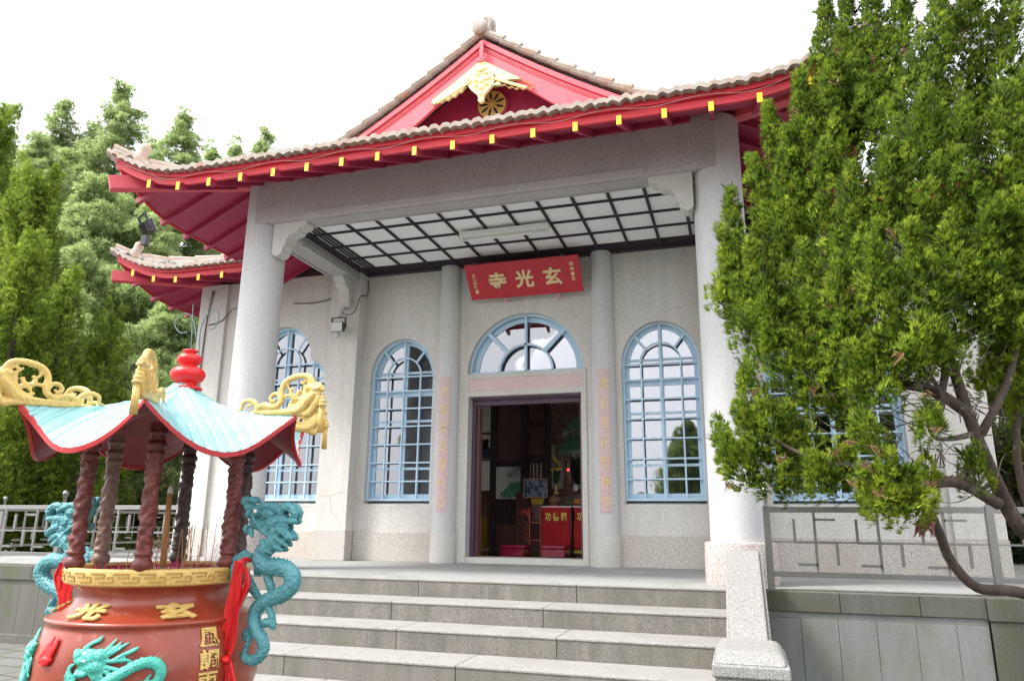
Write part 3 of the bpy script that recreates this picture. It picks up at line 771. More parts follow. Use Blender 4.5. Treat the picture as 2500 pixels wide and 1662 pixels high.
s0 = len(ro_.v); ro_.tube([(.06, YGB+.1, zr_+.1), (.10, YGB+.05, zr_+.2), (.02, YGB+.05, zr_+.30), (-.05, YGB+.08, zr_+.25), (.0, YGB+.08, zr_+.18)], [.07, .055, .045, .035, .02], 8, smooth=4)
ro_.tube([(.06, YGB+.1, zr_+.04), (.12, YGB+.08, zr_+.10), (.11, YGB+.08, zr_+.17)], [.05, .035, .015], 8, smooth=4)
RP(ro_, 'ridge_end', MAT['tile'], smooth=True)

# hall roof, lower and behind
XE2, YF2, Z02 = 6.72, 2.0, 4.27; SL2 = .30
hall_o = P(soffit(XE2, YF2, 10, Z02, SL2, 1.4, 1.4, 1.4, .42, cut=4.2), 'hall_roof', MAT['shaded_red'], fix=False)
roof_o = hall_o
hf2 = lambda d: .36*d + .035*d*d
roof_part(XE2, YF2, 12.0, Z02, hf2, hall_o, L=1.4, H=.42, cut=4.2)
rafters(XE2, YF2, Z02, SL2, .4345, -6.3, 6.6, 1.0, 1.1, 8, 1.4, .42, cut=4.2)
hips(XE2, YF2, Z02, SL2, 1.2, 2.8, hf2, 1.4, .42)

# ------------------------------------------------------------------ interior of the hall
P(MB().box(-5.46, 5.46, YW+.25, 10.9, -.02, .03), 'hall_floor', MAT['floor'])
P(MB().box(-5.46, 5.46, YW+.242, 10.9, 4.30, 4.36), 'hall_ceiling', MAT['wood'])
P(MB().box(-5.455, 5.455, 8.60, 8.70, .031, 4.299), 'hall_back_wall', MAT['inwall'])
MAT['curtain'] = paint('grey_curtain', (.24,.235,.24), .9, .12, 5)
MAT['rcurtain'] = paint('red_curtain', (.16,.012,.02), .9, .2, 6)
def drape(x0, x1, y, z0, z1, n, amp=.03):
    m = MB(); 
    for i in range(n+1):
        x = x0+(x1-x0)*i/n; yy = y+amp*math.sin(i*1.15)+.012*math.sin(i*2.7)
        for z in (z0, z1): m.v.append((x, yy, z))
    for i in range(n): m.f.append((2*i, 2*i+2, 2*i+3, 2*i+1))
    return m
for cx, hw in ((-1.945, .55), (1.945, .55), (-4.08, .82), (4.08, .82)):
    P(drape(cx-hw, cx+hw, YW+.30, .8, 1.93, 44, .012), 'curtain', MAT['curtain'], fix=False)
P(drape(-1.82, -1.42, YW+.42, .8, 3.2, 30), 'red_curtain', MAT['rcurtain'], fix=False)
# dark timber screen across the hall, with openings onto the painted wall behind
YS = 7.05
def D(px, py, y): return at(1080+px/3.135, 900+py/3.135, y=y)
MAT['mural'] = paint('mural_plaster', (.68,.67,.58), .8, .04)
MAT['muralgreen'] = paint('mural_green', (.16,.48,.30), .8, .1); MAT['muralline'] = paint('mural_line', (.16,.22,.18), .8, .1)
scr = empty('timber_screen', (-1.2, YS, .03), 'dark brown panelled timber screen inside the hall doorway', 'screen')
def rect(px0, py0, px1, py1, y): 
    a = D(px0, py0, y); b_ = D(px1, py1, y); return (min(a[0], b_[0]), max(a[0], b_[0]), min(a[2], b_[2]), max(a[2], b_[2]))
x0_, x1_, z0_, z1_ = rect(375, 270, 835, 1385, YS)
hs_ = []
for q in ((405, 750, 605, 995), (665, 722, 775, 840), ):
    a, b_, c, d = rect(*q, YS); hs_.append([(a, c), (b_, c), (b_, d), (a, d)])
T(MB().prism([(x0_, .03), (x1_, .03), (x1_, 4.29), (x0_, 4.29)], YS, YS+.06, 'xz', hs_), 'panelling', MAT['wood'], scr)
fr = MB()
for q in ((375, 270, 405, 1385), (605, 270, 660, 1385), (780, 270, 835, 1385), (405, 700, 605, 748), (405, 996, 605, 1010), (405, 1165, 605, 1185), (660, 400, 780, 440), (660, 665, 780, 720)):
    a, b_, c, d = rect(*q, YS); fr.box(a, b_, YS-.04, YS-.002, max(c, .031), d)
for i in range(9):
    a = D(420+i*22, 1000, YS)[0]; b_ = D(420+i*22, 1165, YS); fr.box(a-.012, a+.012, YS-.03, YS-.001, b_[2], D(420, 1000, YS)[2])
T(fr, 'screen_frame', MAT['dark'], scr, bevel=.006)
sp_ = MB()
for i in range(4):
    a = D(682+i*28, 722, YS); b_ = D(682+i*28, 840, YS); L_ = a[2]-b_[2]
    sp_.lathe([(.012 + .014*abs(math.sin(k*1.2)), L_*k/10) for k in range(11)], (a[0], YS+.03, b_[2]), 8)
T(sp_, 'turned_bars', MAT['wood'], scr)
# right hand carved arch
lx0, lx1, lz0, lz1 = rect(835, 270, 1090, 555, YS-.1)
lat = MB()
for i in range(30):
    for q in ((850, 290, 985, 312), (852, 350, 945, 385), (852, 425, 895, 520), (950, 340, 1005, 362), (920, 400, 960, 440)):
        if random.random() < .45:
            px = random.uniform(q[0], q[2]); py = random.uniform(q[1], q[3]); a = D(px, py, YS-.1)
            pts = arc(a[0], a[2], random.uniform(.015, .03), random.uniform(0, 180), random.uniform(240, 420), 8); merge(lat, curve_bar(pts, .008, YS-.12, YS-.10))
T(lat, 'fretwork', paint('fret_light', (.25,.2,.18), .6), scr)
arch = [(835, 270), (1090, 270), (1090, 345), (1040, 350), (1000, 372), (965, 410), (940, 440), (915, 462), (915, 580), (850, 580), (835, 580)]
T(MB().prism([(D(*p, YS-.08)[0], D(*p, YS-.08)[2]) for p in arch], YS-.09, YS-.02, 'xz'), 'arch_panel', MAT['wood'], scr)
a = D(871, 555, YS-.08); T(MB().box(a[0]-.02, a[0]+.02, YS-.09, YS-.03, 1.2, a[2]), 'post', MAT['wood'], scr)
# murals with cloud scrolls
mu_ = empty('mural', (0, 8.58, .6), 'pale mural with green scrolled clouds seen at the right of the doorway', 'mural')
def mural_cloud(cx, cy, r, green, y=8.585):
    c = D(cx, cy, y); s = r*pxsize(c)*.32; m = MB()
    for (dx, dz, q) in ((0, 0, 1), (-1.3, -.35, .8), (1.3, -.3, .85), (.5, .7, .7), (-.7, .6, .65), (2.1, -.6, .5), (-2.1, -.65, .5)):
        if green: T(MB().ell((c[0]+dx*s, y-.006, c[2]+dz*s), (s*q*1.15, .004, s*q), n=18, m=6), 'cloud', MAT['muralgreen'], mu_)
        pts = [(c[0]+dx*s+s*q*(1-k/26)*math.cos(k*.42), c[2]+dz*s+s*q*(1-k/26)*math.sin(k*.42)) for k in range(22)]
        merge(m, curve_bar(pts, .012, y-.018, y-.012))
    m2 = T(m, 'cloud_line', MAT['muralline'], mu_)
T(MB().box(-1.2, 1.5, 8.586, 8.598, .9, 4.2), 'mural_ground', MAT['mural'], mu_)
for q in ((1030, 415, 55, 1), (1010, 520, 40, 0), (1005, 575, 50, 1), (930, 690, 40, 0)): mural_cloud(*q)
mu2 = empty('mural', (-1.7, 8.58, .6), 'white wall painting with pale clouds seen through the low opening of the dark screen', 'mural')
keep = mu_; mu_ = mu2
for q in ((570, 930, 50, 1), (590, 790, 40, 0)): mural_cloud(*q)
mu_ = keep
# left: white wall with shelf, drawers and gold cloth
cab = empty('drawer_cabinet', (-2.6, 7.3, .03), 'small dark drawer cabinet standing on a table draped in gold cloth', 'cabinet')
a, b_, c, d = rect(268, 930, 350, 1120, 7.3)
T(MB().box(a-.2, b_, 7.3, 7.7, c, d), 'carcass', MAT['wood'], cab, bevel=.01)
dr_ = MB()
for i in range(5):
    zz = d-.05-i*(d-c)/8; dr_.box(a-.15, b_-.03, 7.285, 7.299, zz-.045, zz-.01)
T(dr_, 'drawer_fronts', paint('drawer_red', (.2,.05,.06), .5), cab)
a, b_, c, d = rect(262, 1122, 360, 1380, 7.25)
go = T(drape(a-.4, b_, 7.2, .04, d, 40, .025), 'gold_cloth', paint('gold_cloth', (.42,.25,.05), .6, .2, 9), None or empty('draped_table', (-2.6, 7.5, .03), 'side table hidden by a pleated gold cloth beside the left door jamb', 'table'), fix=False)
T(MB().box(a-.4, b_, 7.22, 7.9, d, d+.03), 'table_top', MAT['wood'], go.parent)
sh = tag(MB().box(-3.2, D(365, 480, 7.3)[0], 7.3, 7.5, D(300, 490, 7.3)[2]-.02, D(300, 490, 7.3)[2]+.01).build('wall_shelf', MAT['wood']), 'thin dark shelf high on the white wall behind the left door leaf', 'shelf')
sh = tag(MB().box(-3.2, D(365, 685, 7.3)[0], 7.3, 7.55, D(300, 688, 7.3)[2]-.03, D(300, 688, 7.3)[2]).build('wall_shelf', MAT['wood']), 'lower dark shelf carrying a blue box on the white wall inside', 'shelf')
a, b_, c, d = rect(285, 600, 358, 680, 7.35)
tag(MB().box(a, b_, 7.35, 7.5, c, d).build('storage_box', paint('blue_box', (.03,.06,.14), .5), bevel=.01), 'dark blue box on the lower shelf inside the hall', 'box')
e = MB(); 
for i in range(20): e.ell((D(305, 580, 7.4)[0]+random.uniform(-.1, .1), 7.42+random.uniform(-.05, .05), D(305, 580, 7.4)[2]+random.uniform(-.08, .1)), (.05, .05, .05), n=7, m=5)
tag(e.build('dark_bouquet', MAT['black'], smooth=True), 'dark round bouquet above the blue box on the shelf', 'bouquet')
# offering boxes with red cloths
YA = 5.2
def A(px, py, y=YA): return D(px, py, y)
MAT['altcloth'] = paint('red_velvet', (.42,.003,.008), .75, .18, 5, bmp=.05); MAT['fadegold'] = paint('faded_gold', (.72,.58,.28), .5, .15, 20); MAT['goldtext'] = paint('gold_letter', (.85,.62,.08), .4, .05)
def offering(px0, px1, textbody, ltag):
    a = A(px0, 1070); b_ = A(px1, 1070); zt = a[2]
    e = empty('offering_table', ((a[0]+b_[0])/2, YA+.3, .03), ltag, 'table', 'offering tables in red cloths')
    T(MB().box(a[0]-.0, b_[0]+.02, YA+.03, YA+.55, .30, zt+.02), 'table', MAT['wood'], e, bevel=.01)
    lg = [(a[0]+.05, YA+.06), (b_[0]-.05, YA+.06)]
    for x, y in lg: T(MB().box(x-.03, x+.03, y-.02, y+.04, .03, .30), 'leg', MAT['wood'], e)
    m = MB(); n = 26; K = 8; zb = .12
    for j in range(K+1):
        t = j/K
        for i in range(n+1):
            x = a[0]+(b_[0]-a[0])*i/n; m.v.append((x+.01*math.sin(j+i*.3), YA-.004-.02*t*abs(math.sin(i*.55))-.012*t, zt+.022-(zt-zb)*t))
    for j in range(K):
        for i in range(n): q = j*(n+1)+i; m.f.append((q, q+1, q+n+2, q+n+1))
    T(m, 'cloth', MAT['altcloth'], e, fix=False, smooth=True)
    fr_ = MB()
    for i in range(44): fr_.box(a[0]+(b_[0]-a[0])*(i+.15)/44, a[0]+(b_[0]-a[0])*(i+.8)/44, YA-.045, YA-.035, .075, .125)
    T(fr_, 'fringe', MAT['goldtext'], e)
    T(MB().box(a[0]-.01, b_[0]+.03, YA-.008, YA+.56, zt+.023, zt+.045), 'table_top', MAT['inwall'], e)
    for ch, px in textbody:
        v, f = text(ch, .17, .003, .004); c = A(px, 1130)
        mb = MB().add([(c[0]+x*.62, YA-.036-z, c[2]+y*.85) for x, y, z in v], f); T(mb, 'lettering', MAT['goldtext'], e, fix=False)
    return e
offering(762, 978, [('功', 813), ('德', 873), ('箱', 934)], 'table under a red velvet cloth lettered in gold, complete in the doorway')
offering(1006, 1222, [('功', 1057), ('德', 1115), ('箱', 1175)], 'table under a red cloth with gold fringe, half hidden by the right door jamb')
def cushion(px0, px1, py, y0, y1, lab):
    a = at(1080+px0/3.135, 900+py/3.135, y=y0); b_ = at(1080+px1/3.135, 900+py/3.135, y=y0)
    e = empty('kneeling_cushion', ((a[0]+b_[0])/2, (y0+y1)/2, .03), lab, 'cushion', 'kneeling cushions inside the doorway')
    mt = paint('cushion_vinyl', (.34,.012,.05), .25, .2, 8, (.5,.2,.25), .25, coat=.3)
    T(MB().box(a[0]+.008, b_[0]-.008, y0+.005, y1-.005, .032, .15), 'cushion_base', mt, e, bevel=.01)
    T(MB().box(a[0], b_[0], y0, y1, .152, .21), 'cushion_pad', mt, e, bevel=.022)
cushion(440, 622, 1430, 4.5, 4.95, 'crimson vinyl kneeling cushion, the left one in front of the dark screen')
cushion(750, 940, 1440, 4.55, 4.98, 'pinkish red kneeling cushion in front of the lettered cloth')
# framed picture on an easel of gold sticks
e = empty('framed_picture', (A(715, 900)[0], YA+.5, .8), 'framed blue-grey picture above the red table at the screen', 'picture')
a, b_, c, d = rect(622, 842, 805, 985, YA+.5)
T(MB().prism([(a, c), (b_, c), (b_, d), (a, d)], YA+.48, YA+.52, 'xz', [[(a+.012, c+.012), (b_-.012, c+.012), (b_-.012, d-.012), (a+.012, d-.012)]]), 'frame', paint('frame_wood', (.45,.3,.2), .5), e)
mt, nt_, bb = new_mat('picture_print'); v_ = N(nt_, 'ShaderNodeTexVoronoi'); v_.inputs['Scale'].default_value = 22; nt_.links.new(wpos(nt_), v_.inputs['Vector'])
nt_.links.new(ramp(nt_, v_.outputs['Color'], [(.35, (.03,.05,.10)), (.5, (.16,.21,.27)), (1, (.22,.27,.32))]), bb.inputs['Base Color'])
T(MB().box(a+.01, b_-.01, YA+.495, YA+.51, c+.01, d-.01), 'print', mt, e)
e = empty('incense_bundle', (A(727, 1010)[0], YA+.55, .8), 'fan of yellow incense packets under the framed picture', 'incense')
m = MB()
for i in range(14):
    t = i/13; q = A(690+t*75, 1035, YA+.45); p = A(678+t*100, 992, YA+.45); m.bar(q, p, .012, .008, (0,1,0))
T(m, 'packets', paint('packet_gold', (.6,.36,.02), .5), e)
T(MB().box(A(690, 1035, YA+.45)[0], A(765, 1035, YA+.45)[0], YA+.4, YA+.52, .60, A(690, 1038, YA+.45)[2]), 'holder', MAT['wood'], e)
# orange metal plant stand with red wrapped pot
e = empty('plant_stand', (A(700, 1300)[0], YA+.4, .03), 'orange metal frame stand with scrolls left of the red table', 'stand')
m = MB(); mo_ = paint('orange_metal', (.45,.11,.04), .5)
for px in (668, 752): m.bar(A(px, 1060, YA+.2), (A(px, 1060, YA+.2)[0], YA+.2, .04), .022, .022)
for py in (1175, 1310): m.bar(A(668, py, YA+.2), A(752, py, YA+.2), .018, .018)
m.bar(A(630, 1070, YA+.2), A(668, 1140, YA+.2), .02, .02)
T(m, 'frame', mo_, e)
m = MB()
for k in range(5):
    c = A(640, 1180+k*32, YA+.2); m.tube([(c[0]+.035*math.cos(t*.7)*(1 if k % 2 else -1), YA+.2, c[2]+.03*math.sin(t*.7)) for t in range(9)], .005, 5)
T(m, 'scrolls', mo_, e)
e = MB()
for i in range(14): e.ell(A(600+random.random()*75, 1085+random.random()*40, YA+.25), (.05, .05, .035), n=8, m=6)
tag(e.build('red_bundle', paint('red_foil', (.35,.03,.04), .3, .4, 20), smooth=True), 'crumpled red foil bundle on the orange stand', 'bundle')
# vase with lilies, gourd jar, fruit, lamp, potted plant, altar niche
def vase(px, py0, py1, prof_w, mat, name, lab, cat, y=YA+.3):
    b_ = A(px, py1, y); t = A(px, py0, y); h = t[2]-b_[2]
    o = MB().lathe([(max(.001, w*h), h*i/(len(prof_w)-1)) for i, w in enumerate(prof_w)], tuple(b_), 20).build(name, mat, smooth=True)
    return tag(o, lab, cat)
vase(860, 960, 1035, (.35, .55, .64, .62, .5, .25, .01), paint('clay_jar', (.20,.10,.06), .6, .3, 20), 'round_jar', 'round brown woven jar on the red table', 'jar')
vase(860, 1035, 1062, (.9, 1.3, 1.5, 1.5), paint('red_dish', (.45,.05,.04), .4), 'red_dish', 'small red dish beneath the brown jar', 'dish')
vase(870, 880, 958, (.3, .28, .12, .1, .12, .16, .2, .1), paint('brass', (.5,.35,.12), .3), 'brass_vase', 'slim brass vase holding yellow lilies', 'vase', YA+.5)
e = empty('lily_bouquet', tuple(A(870, 880, YA+.5)), 'yellow lilies with dark green leaves in the brass vase', 'flowers')
m = MB(); g_ = MB()
for i in range(26):
    p = A(870+random.uniform(-10, 10), 880, YA+.5); q = A(870+random.uniform(-42, 42), 800+random.uniform(-60, 60), YA+.5+random.uniform(-.1, .1)); g_.tube([p, (p+q)/2+np.array([0, 0, .02]), q], [.004, .014, .002], 5, sq=.3)
for (px, py) in ((880, 770), (845, 775), (905, 765), (860, 692), (885, 715)):
    c = A(px, py, YA+.42)
    for k in range(6):
        a = 2*PI*k/6; q = c+np.array([.045*math.cos(a), -.02, .035*math.sin(a)+.01]); m.tube([c, (c+q)/2+np.array([0, -.015, 0]), q], [.004, .013, .002], 5, sq=.4)
T(g_, 'leaves', paint('dark_leaf', (.02,.05,.015), .5), e, fix=False); T(m, 'petals', paint('lily_yellow', (.8,.62,.1), .5), e, fix=False)
og = paint('orange_peel', (.85,.30,.02), .45)
for i, (px, py) in enumerate(((1012, 1022), (1030, 1020), (1048, 1024), (1066, 1018), (1022, 1004), (1042, 1002), (1060, 1000))):
    c = A(px, py, YA+.2); tag(MB().ell(tuple(c), (.021, .021, .02), n=12, m=8).build('orange', og, smooth=True), 'small bright orange piled on the altar table by the right door jamb', 'orange', 'oranges piled on the altar')
for i, (px, py) in enumerate(((950, 1022), (968, 1020), (985, 1024), (960, 1008), (976, 1008))):
    c = A(px, py, YA+.25); tag(MB().ell(tuple(c), (.021, .021, .022), n=12, m=8).build('green_pear', paint('pear', (.12,.16,.03), .5), smooth=True), 'small dull green fruit piled left of the oranges', 'fruit', 'green fruit piled on the altar')
e = empty('altar_niche', (A(950, 900, 6.6)[0], 6.7, .03), 'dark carved altar niche with small figure behind the lilies', 'altar')
a, b_, c, d = rect(920, 680, 1000, 935, 6.6)
T(MB().prism([(a, c), (b_, c), (b_, d), (a, d)], 6.6, 6.75, 'xz', [[(a+.05, c+.03), (b_-.05, c+.03), (b_-.05, d-.05), (a+.05, d-.05)]]), 'niche_frame', MAT['wood'], e, bevel=.01)
T(MB().box(a-.9, b_+1.3, 6.55, 7.0, .03, c-.01), 'altar_table', MAT['wood'], e)
T(MB().box(a-.6, b_+1.2, 6.50, 6.56, c-.05, c+.03), 'altar_edge', paint('altar_red', (.16,.02,.02), .4), e)
T(MB().lathe([(.09, 0), (.12, .03), (.06, .09), (.075, .14), (.03, .2), (.035, .24), (.001, .27)], tuple(A(955, 935, 6.58)), 14), 'figure', paint('figure_gold', (.16,.09,.03), .5), e, smooth=True)
c = A(963, 773, 6.4)
mt, nt_, bb = new_mat('red_bulb'); bb.inputs['Emission Color'].default_value = (1, .02, .02, 1); bb.inputs['Emission Strength'].default_value = 6; bb.inputs['Base Color'].default_value = (.5,0,0,1)
e = empty('altar_lamp', tuple(c), 'tiny glowing red altar lamp in front of the dark niche', 'lamp')
T(MB().ell(tuple(c), (.018, .018, .022)), 'bulb', mt, e, smooth=True); T(MB().tube([c-np.array([0, 0, .02]), c-np.array([0, 0, .28])], .008, 6), 'stem', MAT['wood'], e)
vase(1020, 885, 935, (.3, .4, .45, .4, .25, .3), MAT['white'], 'white_vase', 'small white vase with dark foliage beside the niche', 'vase', 6.3)
e = empty('altar_plant', tuple(A(1040, 880, 6.3)), 'tall dark leafy arrangement standing in the white vase', 'plant'); m = MB()
for i in range(60):
    p = A(1035+random.uniform(-15, 15), 885, 6.3); q = A(1035+random.uniform(-60, 60), 740+random.uniform(-120, 110), 6.3+random.uniform(-.2, .2)); m.tube([p, (p+q)/2+np.array([random.uniform(-.05, .05), 0, .05]), q], [.006, .03, .003], 5, sq=.25)
T(m, 'leaves', paint('dark_leaf', (.015,.03,.012), .5), e, fix=False)

# ------------------------------------------------------------------ name plaque, lamps, cables
def plaque():
    yb, zb, yt, zt = 2.86, 3.778, 2.50, 4.195; hw = .85; cx = .08
    e = empty('name_plaque', (cx, yb, zb), 'tilted red board with three large gold characters above the doorway', 'sign')
    up = Vector((0, yt-yb, zt-zb)); Hh = up.length; up.normalize(); nr = Vector((0, -up.z, up.y))      # outward normal
    def W_(u, v, w): return Vector((cx, yb, zb)) + Vector((1, 0, 0))*u + up*v + nr*w
    m = MB().box(-hw, hw, 0, Hh, -.02, .018); m.xf(lambda v: W_(*v)); T(m, 'board', paint('plaque_red', (.46,.012,.025), .4, .06), e, bevel=.004, fix=True)
    gold = paint('plaque_gold', (.72,.56,.30), .45, .08)
    for ch, u in (('寺', -.385), ('光', .02), ('玄', .44)):
        v, f = text(ch, .275, .007, .0085); mb = MB().add([W_(u+x, Hh*.50+y, .024+z) for x, y, z in v], f); T(mb, 'character', gold, e, fix=False)
    for body, u, v0, s_, stp in (('丙申春日', .735, .43, .058, .074), ('王德博敬署', -.735, .385, .054, .064)):
        for i, ch in enumerate(body):
            v, f = text(ch, s_, .003, .002); mb = MB().add([W_(u+x+.0*i, v0-i*stp+y, .021+z) for x, y, z in v], f); T(mb, 'small_character', gold, e, fix=False)
    for u in (-.30, .49):
        m = MB(); pk = paint('pink_hook', (.6,.3,.33), .5)
        m.add([W_(u-.06, -.055, .02), W_(u, .022, .06), W_(u+.08, -.085, .02), W_(u+.02, .0, .10), W_(u-.02, -.01, .09)], [(0,1,4), (1,3,4), (1,2,3), (0,4,3,2)])
        m.tube([W_(u-.01, -.03, .06), W_(u+.01, .005, .07)], .016, 6); T(m, 'support_hook', pk, e, fix=False)
    for u in (-.68, .62): m = MB().box(u-.03, u+.03, Hh, Hh+.025, -.01, .01); m.xf(lambda v: W_(*v)); T(m, 'hanger', MAT['dark'], e)
plaque()
e = empty('strip_light', (.1, 1.68, CZ), 'white fluorescent strip light with one tube under the coffered ceiling', 'lamp')
T(MB().prism([(1.62, CZ-.03), (1.76, CZ-.03), (1.75, CZ-.10), (1.63, CZ-.10)], -.52, .72, 'yz'), 'housing', MAT['white'], e, bevel=.006)
T(MB().tube([(-.47, 1.69, CZ-.135), (.67, 1.69, CZ-.135)], .014, 10), 'tube', paint('lamp_tube', (.85,.85,.85), .3), e, smooth=True)
for x in (-.49, .69): T(MB().box(x-.015, x+.015, 1.665, 1.715, CZ-.155, CZ-.10), 'socket', MAT['white'], e, bevel=.003)
def flood(loc, rz, tilt, s, lab):
    e = empty('floodlight', loc, lab, 'floodlight'); R_ = Matrix.Translation(Vector(loc)) @ Matrix.Rotation(rz, 4, 'Z') @ Matrix.Rotation(tilt, 4, 'X')
    def t(m): return m.xf(lambda v: R_ @ (Vector(v)*s))
    T(t(MB().add([(-.11,-.06,-.085),(.11,-.06,-.085),(.11,-.06,.085),(-.11,-.06,.085),(-.09,.05,-.06),(.09,.05,-.06),(.09,.05,.06),(-.09,.05,.06)], [(0,1,2,3),(7,6,5,4),(0,4,5,1),(1,5,6,2),(2,6,7,3),(3,7,4,0)])), 'body', MAT['black'], e, bevel=.006)
    T(t(MB().box(-.098, .098, -.066, -.061, -.073, .073)), 'lens', paint('lens_grey', (.5,.5,.5), .15), e)
    m = MB()
    for i in range(5): m.box(-.08, .08, .05, .075, -.05+i*.024, -.042+i*.024)
    T(t(m), 'cooling_fins', MAT['black'], e)
    T(t(MB().box(-.13, -.112, -.01, .02, -.02, .15).box(.112, .13, -.01, .02, -.02, .15).box(-.13, .13, -.01, .02, .15, .165)), 'bracket', MAT['black'], e)
    return e
flood((-2.86, 2.62, 3.44), 0, .1, .95, 'black floodlight with grey lens hanging on the porch pilaster')
flo = flood((-6.35, 2.15, 5.30), 2.6, -.5, 1.35, 'black floodlight aimed upward on the corner of the lower left roof')
T(MB().box(-6.40, -6.30, 2.1, 2.2, 4.98, 5.14), 'stand', MAT['black'], flo)
T(MB().tube([(-2.86, 2.62, 3.60), (-2.84, 2.68, 3.75), (-2.86, 2.76, 3.80)], .03, 8).ell((-2.86, 2.60, 3.31), (.035, .04, .05)), 'mounting_arm', MAT['trim'], [o for o in bpy.data.objects if o.name.startswith('floodlight')][0])
def cable(name, pts, r, mat, lab): return tag(MB().tube(pts, r, 6, smooth=5).build(name, mat, smooth=True, fix=False), lab, 'cable')
cable('wall_cable', [(-3.95, 2.99, 4.02), (-3.5, 2.985, 4.0), (-3.12, 2.98, 4.09), (-3.0, 2.76, 4.13)], .008, MAT['black'], 'thin black cable sagging across the wall left of the porch pilaster')
cable('corner_cable', [(-2.60, 2.985, 4.30), (-2.595, 2.98, 4.05), (-2.60, 2.76, 3.95), (-2.63, 2.70, 3.72), (-2.70, 2.60, 3.62), (-2.80, 2.58, 3.66)], .007, MAT['black'], 'thin black wire hanging beside the rear bracket of the porch')
pts = []
for i in range(60):
    x = -4.1+8.2*i/59; pts.append((x, YF-.045, Z0+.075+lift(x, XE)+.022*math.sin(i*.92)))
cable('fascia_wire', pts, .0022, MAT['trim'], 'thin pale wire looping along the red eave board')
cable('wall_cable', [(-5.52, 2.93, 4.35), (-5.60, 2.93, 3.9), (-5.62, 2.93, 3.3), (-5.63, 2.93, 2.2)], .018, MAT['steel'], 'grey conduit running down the left corner of the hall')
cable('wall_cable', [(-5.55, 2.93, 3.75), (-5.3, 2.93, 3.80), (-5.05, 2.96, 4.02), (-4.6, 2.98, 3.98)], .008, MAT['black'], 'black cable drooping near the left hall corner under the eave')
sc1 = MB()
g3 = lambda px, py: tuple(at(px*1.0598, py*1.0598, y=2.4))
sc1.tube([g3(452, 780), g3(447, 740), g3(432, 722), g3(412, 728), g3(403, 748), g3(415, 766), g3(432, 764)], .011, 6, smooth=5)
sc1.tube([g3(458, 820), g3(462, 760), g3(480, 722), g3(500, 716), g3(504, 735), g3(494, 755), g3(484, 758)], .011, 6, smooth=5)
sc1.tube([g3(440, 820), g3(445, 700)], .011, 6)
tag(sc1.build('scroll_bracket', paint('grey_green_metal', (.22,.30,.28), .5), smooth=True, fix=False), 'thin curled metal scroll bracket in front of the left hall corner', 'bracket')

# inscription panels on the half columns
for s, body in ((-1, '晨鐘暮鼓警天心'), (1, '潭影鳥花契禪性')):
    e = empty('couplet_panel', (s*1.165, YW-.2, .69), 'pink vertical couplet strip with seven gold characters on the half column %s of the door' % ('left' if s < 0 else 'right'), 'inscription')
    R_ = .178; cx = s*1.165; cyy = YW-.03; ac = -90 + (8 if s < 0 else 20)
    ac = -84 if s < 0 else -80
    m = MB(); n = 10
    for z in (.69, 2.615):
        for r in (R_-.004, R_+.006):
            for i in range(n+1): a = rad(ac-27+54*i/n); m.v.append((cx+r*math.cos(a), cyy+r*math.sin(a), z))
    for i in range(n):
        a = n+1; m.f += [(a+i, a+i+1, 3*a+i+1, 3*a+i), (i, a+i, a+i+1, i+1), (2*a+i, 2*a+i+1, 3*a+i+1, 3*a+i)]
    m.f += [(0, 2*(n+1), 3*(n+1), n+1), (n, 2*n+1, 4*n+3, 3*n+2)]
    T(m, 'strip', MAT['pink'], e, fix=False)
    for i, ch in enumerate(body):
        v, f = text(ch, .135, .002, -.0005); z0 = 2.40-i*.262
        T(MB().add([(cx+(R_+.009+z)*math.cos(rad(ac)+x*.86/R_), cyy+(R_+.009+z)*math.sin(rad(ac)+x*.86/R_), z0+y*1.15) for x, y, z in v], f), 'character', MAT['fadegold'], e, fix=False)

# ------------------------------------------------------------------ steel railings on the terrace edge
def railing(name, n_, label, group, loc, rz=0, bay=1.735, endpost=True):
    e = empty(name, loc, label, 'railing', group)
    R_ = Matrix.Translation(Vector(loc)) @ Matrix.Rotation(rz, 4, 'Z')
    def t(m): return m.xf(lambda v: R_ @ Vector(v))
    for i in range(n_+1):
        x = i*bay
        if i == n_ and not endpost: break
        T(t(MB().box(x-.03, x+.03, -.03, .03, .0, .715)), 'post', MAT['steel'], e, bevel=.004)
        T(t(MB().box(x-.06, x+.06, -.045, .045, .0, .006)), 'post_foot', MAT['steel'], e)
        T(t(MB().lathe([(.018, .715), (.018, .80), (.026, .805), (.018, .815)] + [(.035*math.sin(a*PI/10), .845-.035*math.cos(a*PI/10)) for a in range(2, 11)], (x, 0, 0), 16)), 'ball_finial', MAT['steel'], e, smooth=True)
    for i in range(n_):
        a, b_ = i*bay+.03, (i+1)*bay-.03; w = b_-a
        T(t(MB().box(a, b_, -.022, .022, .655, .705)), 'top_rail', MAT['steel'], e, bevel=.003)
        T(t(MB().box(a, b_, -.020, .020, .115, .155)), 'bottom_rail', MAT['steel'], e, bevel=.003)
        m = MB(); r = .011
        m.box(a, b_, -.006, .006, .398, .412)
        for k in range(3):
            x = a+w*(.115+.30*k); y = x+w*.10; q = r
            m.box(x-q, x+q, -q, q, .395, .60)                       # short upright
            m.box(y-q, y+q, -q, q, .175, .655)                      # long upright
            m.box(y, y+.17 if k != 1 else y+.01, -q, q, .585, .605)
            m.box(x, y+w*.105, -q-.001, q+.001, .392, .414)
            m.box(y+w*.10-q, y+w*.10+q, -q, q, .215, .413)
            m.box(x+.01, y, -q, q, .205, .228)
            m.box(y-.005, y+.005, -.005, .005, .155, .21)
        T(t(m), 'lattice', MAT['steel'], e)
    return e
railing('steel_railing', 3, 'stainless steel railing with lattice to the right of the stairs', 'steel railings around the terrace', (3.10, .10, 0), 0)
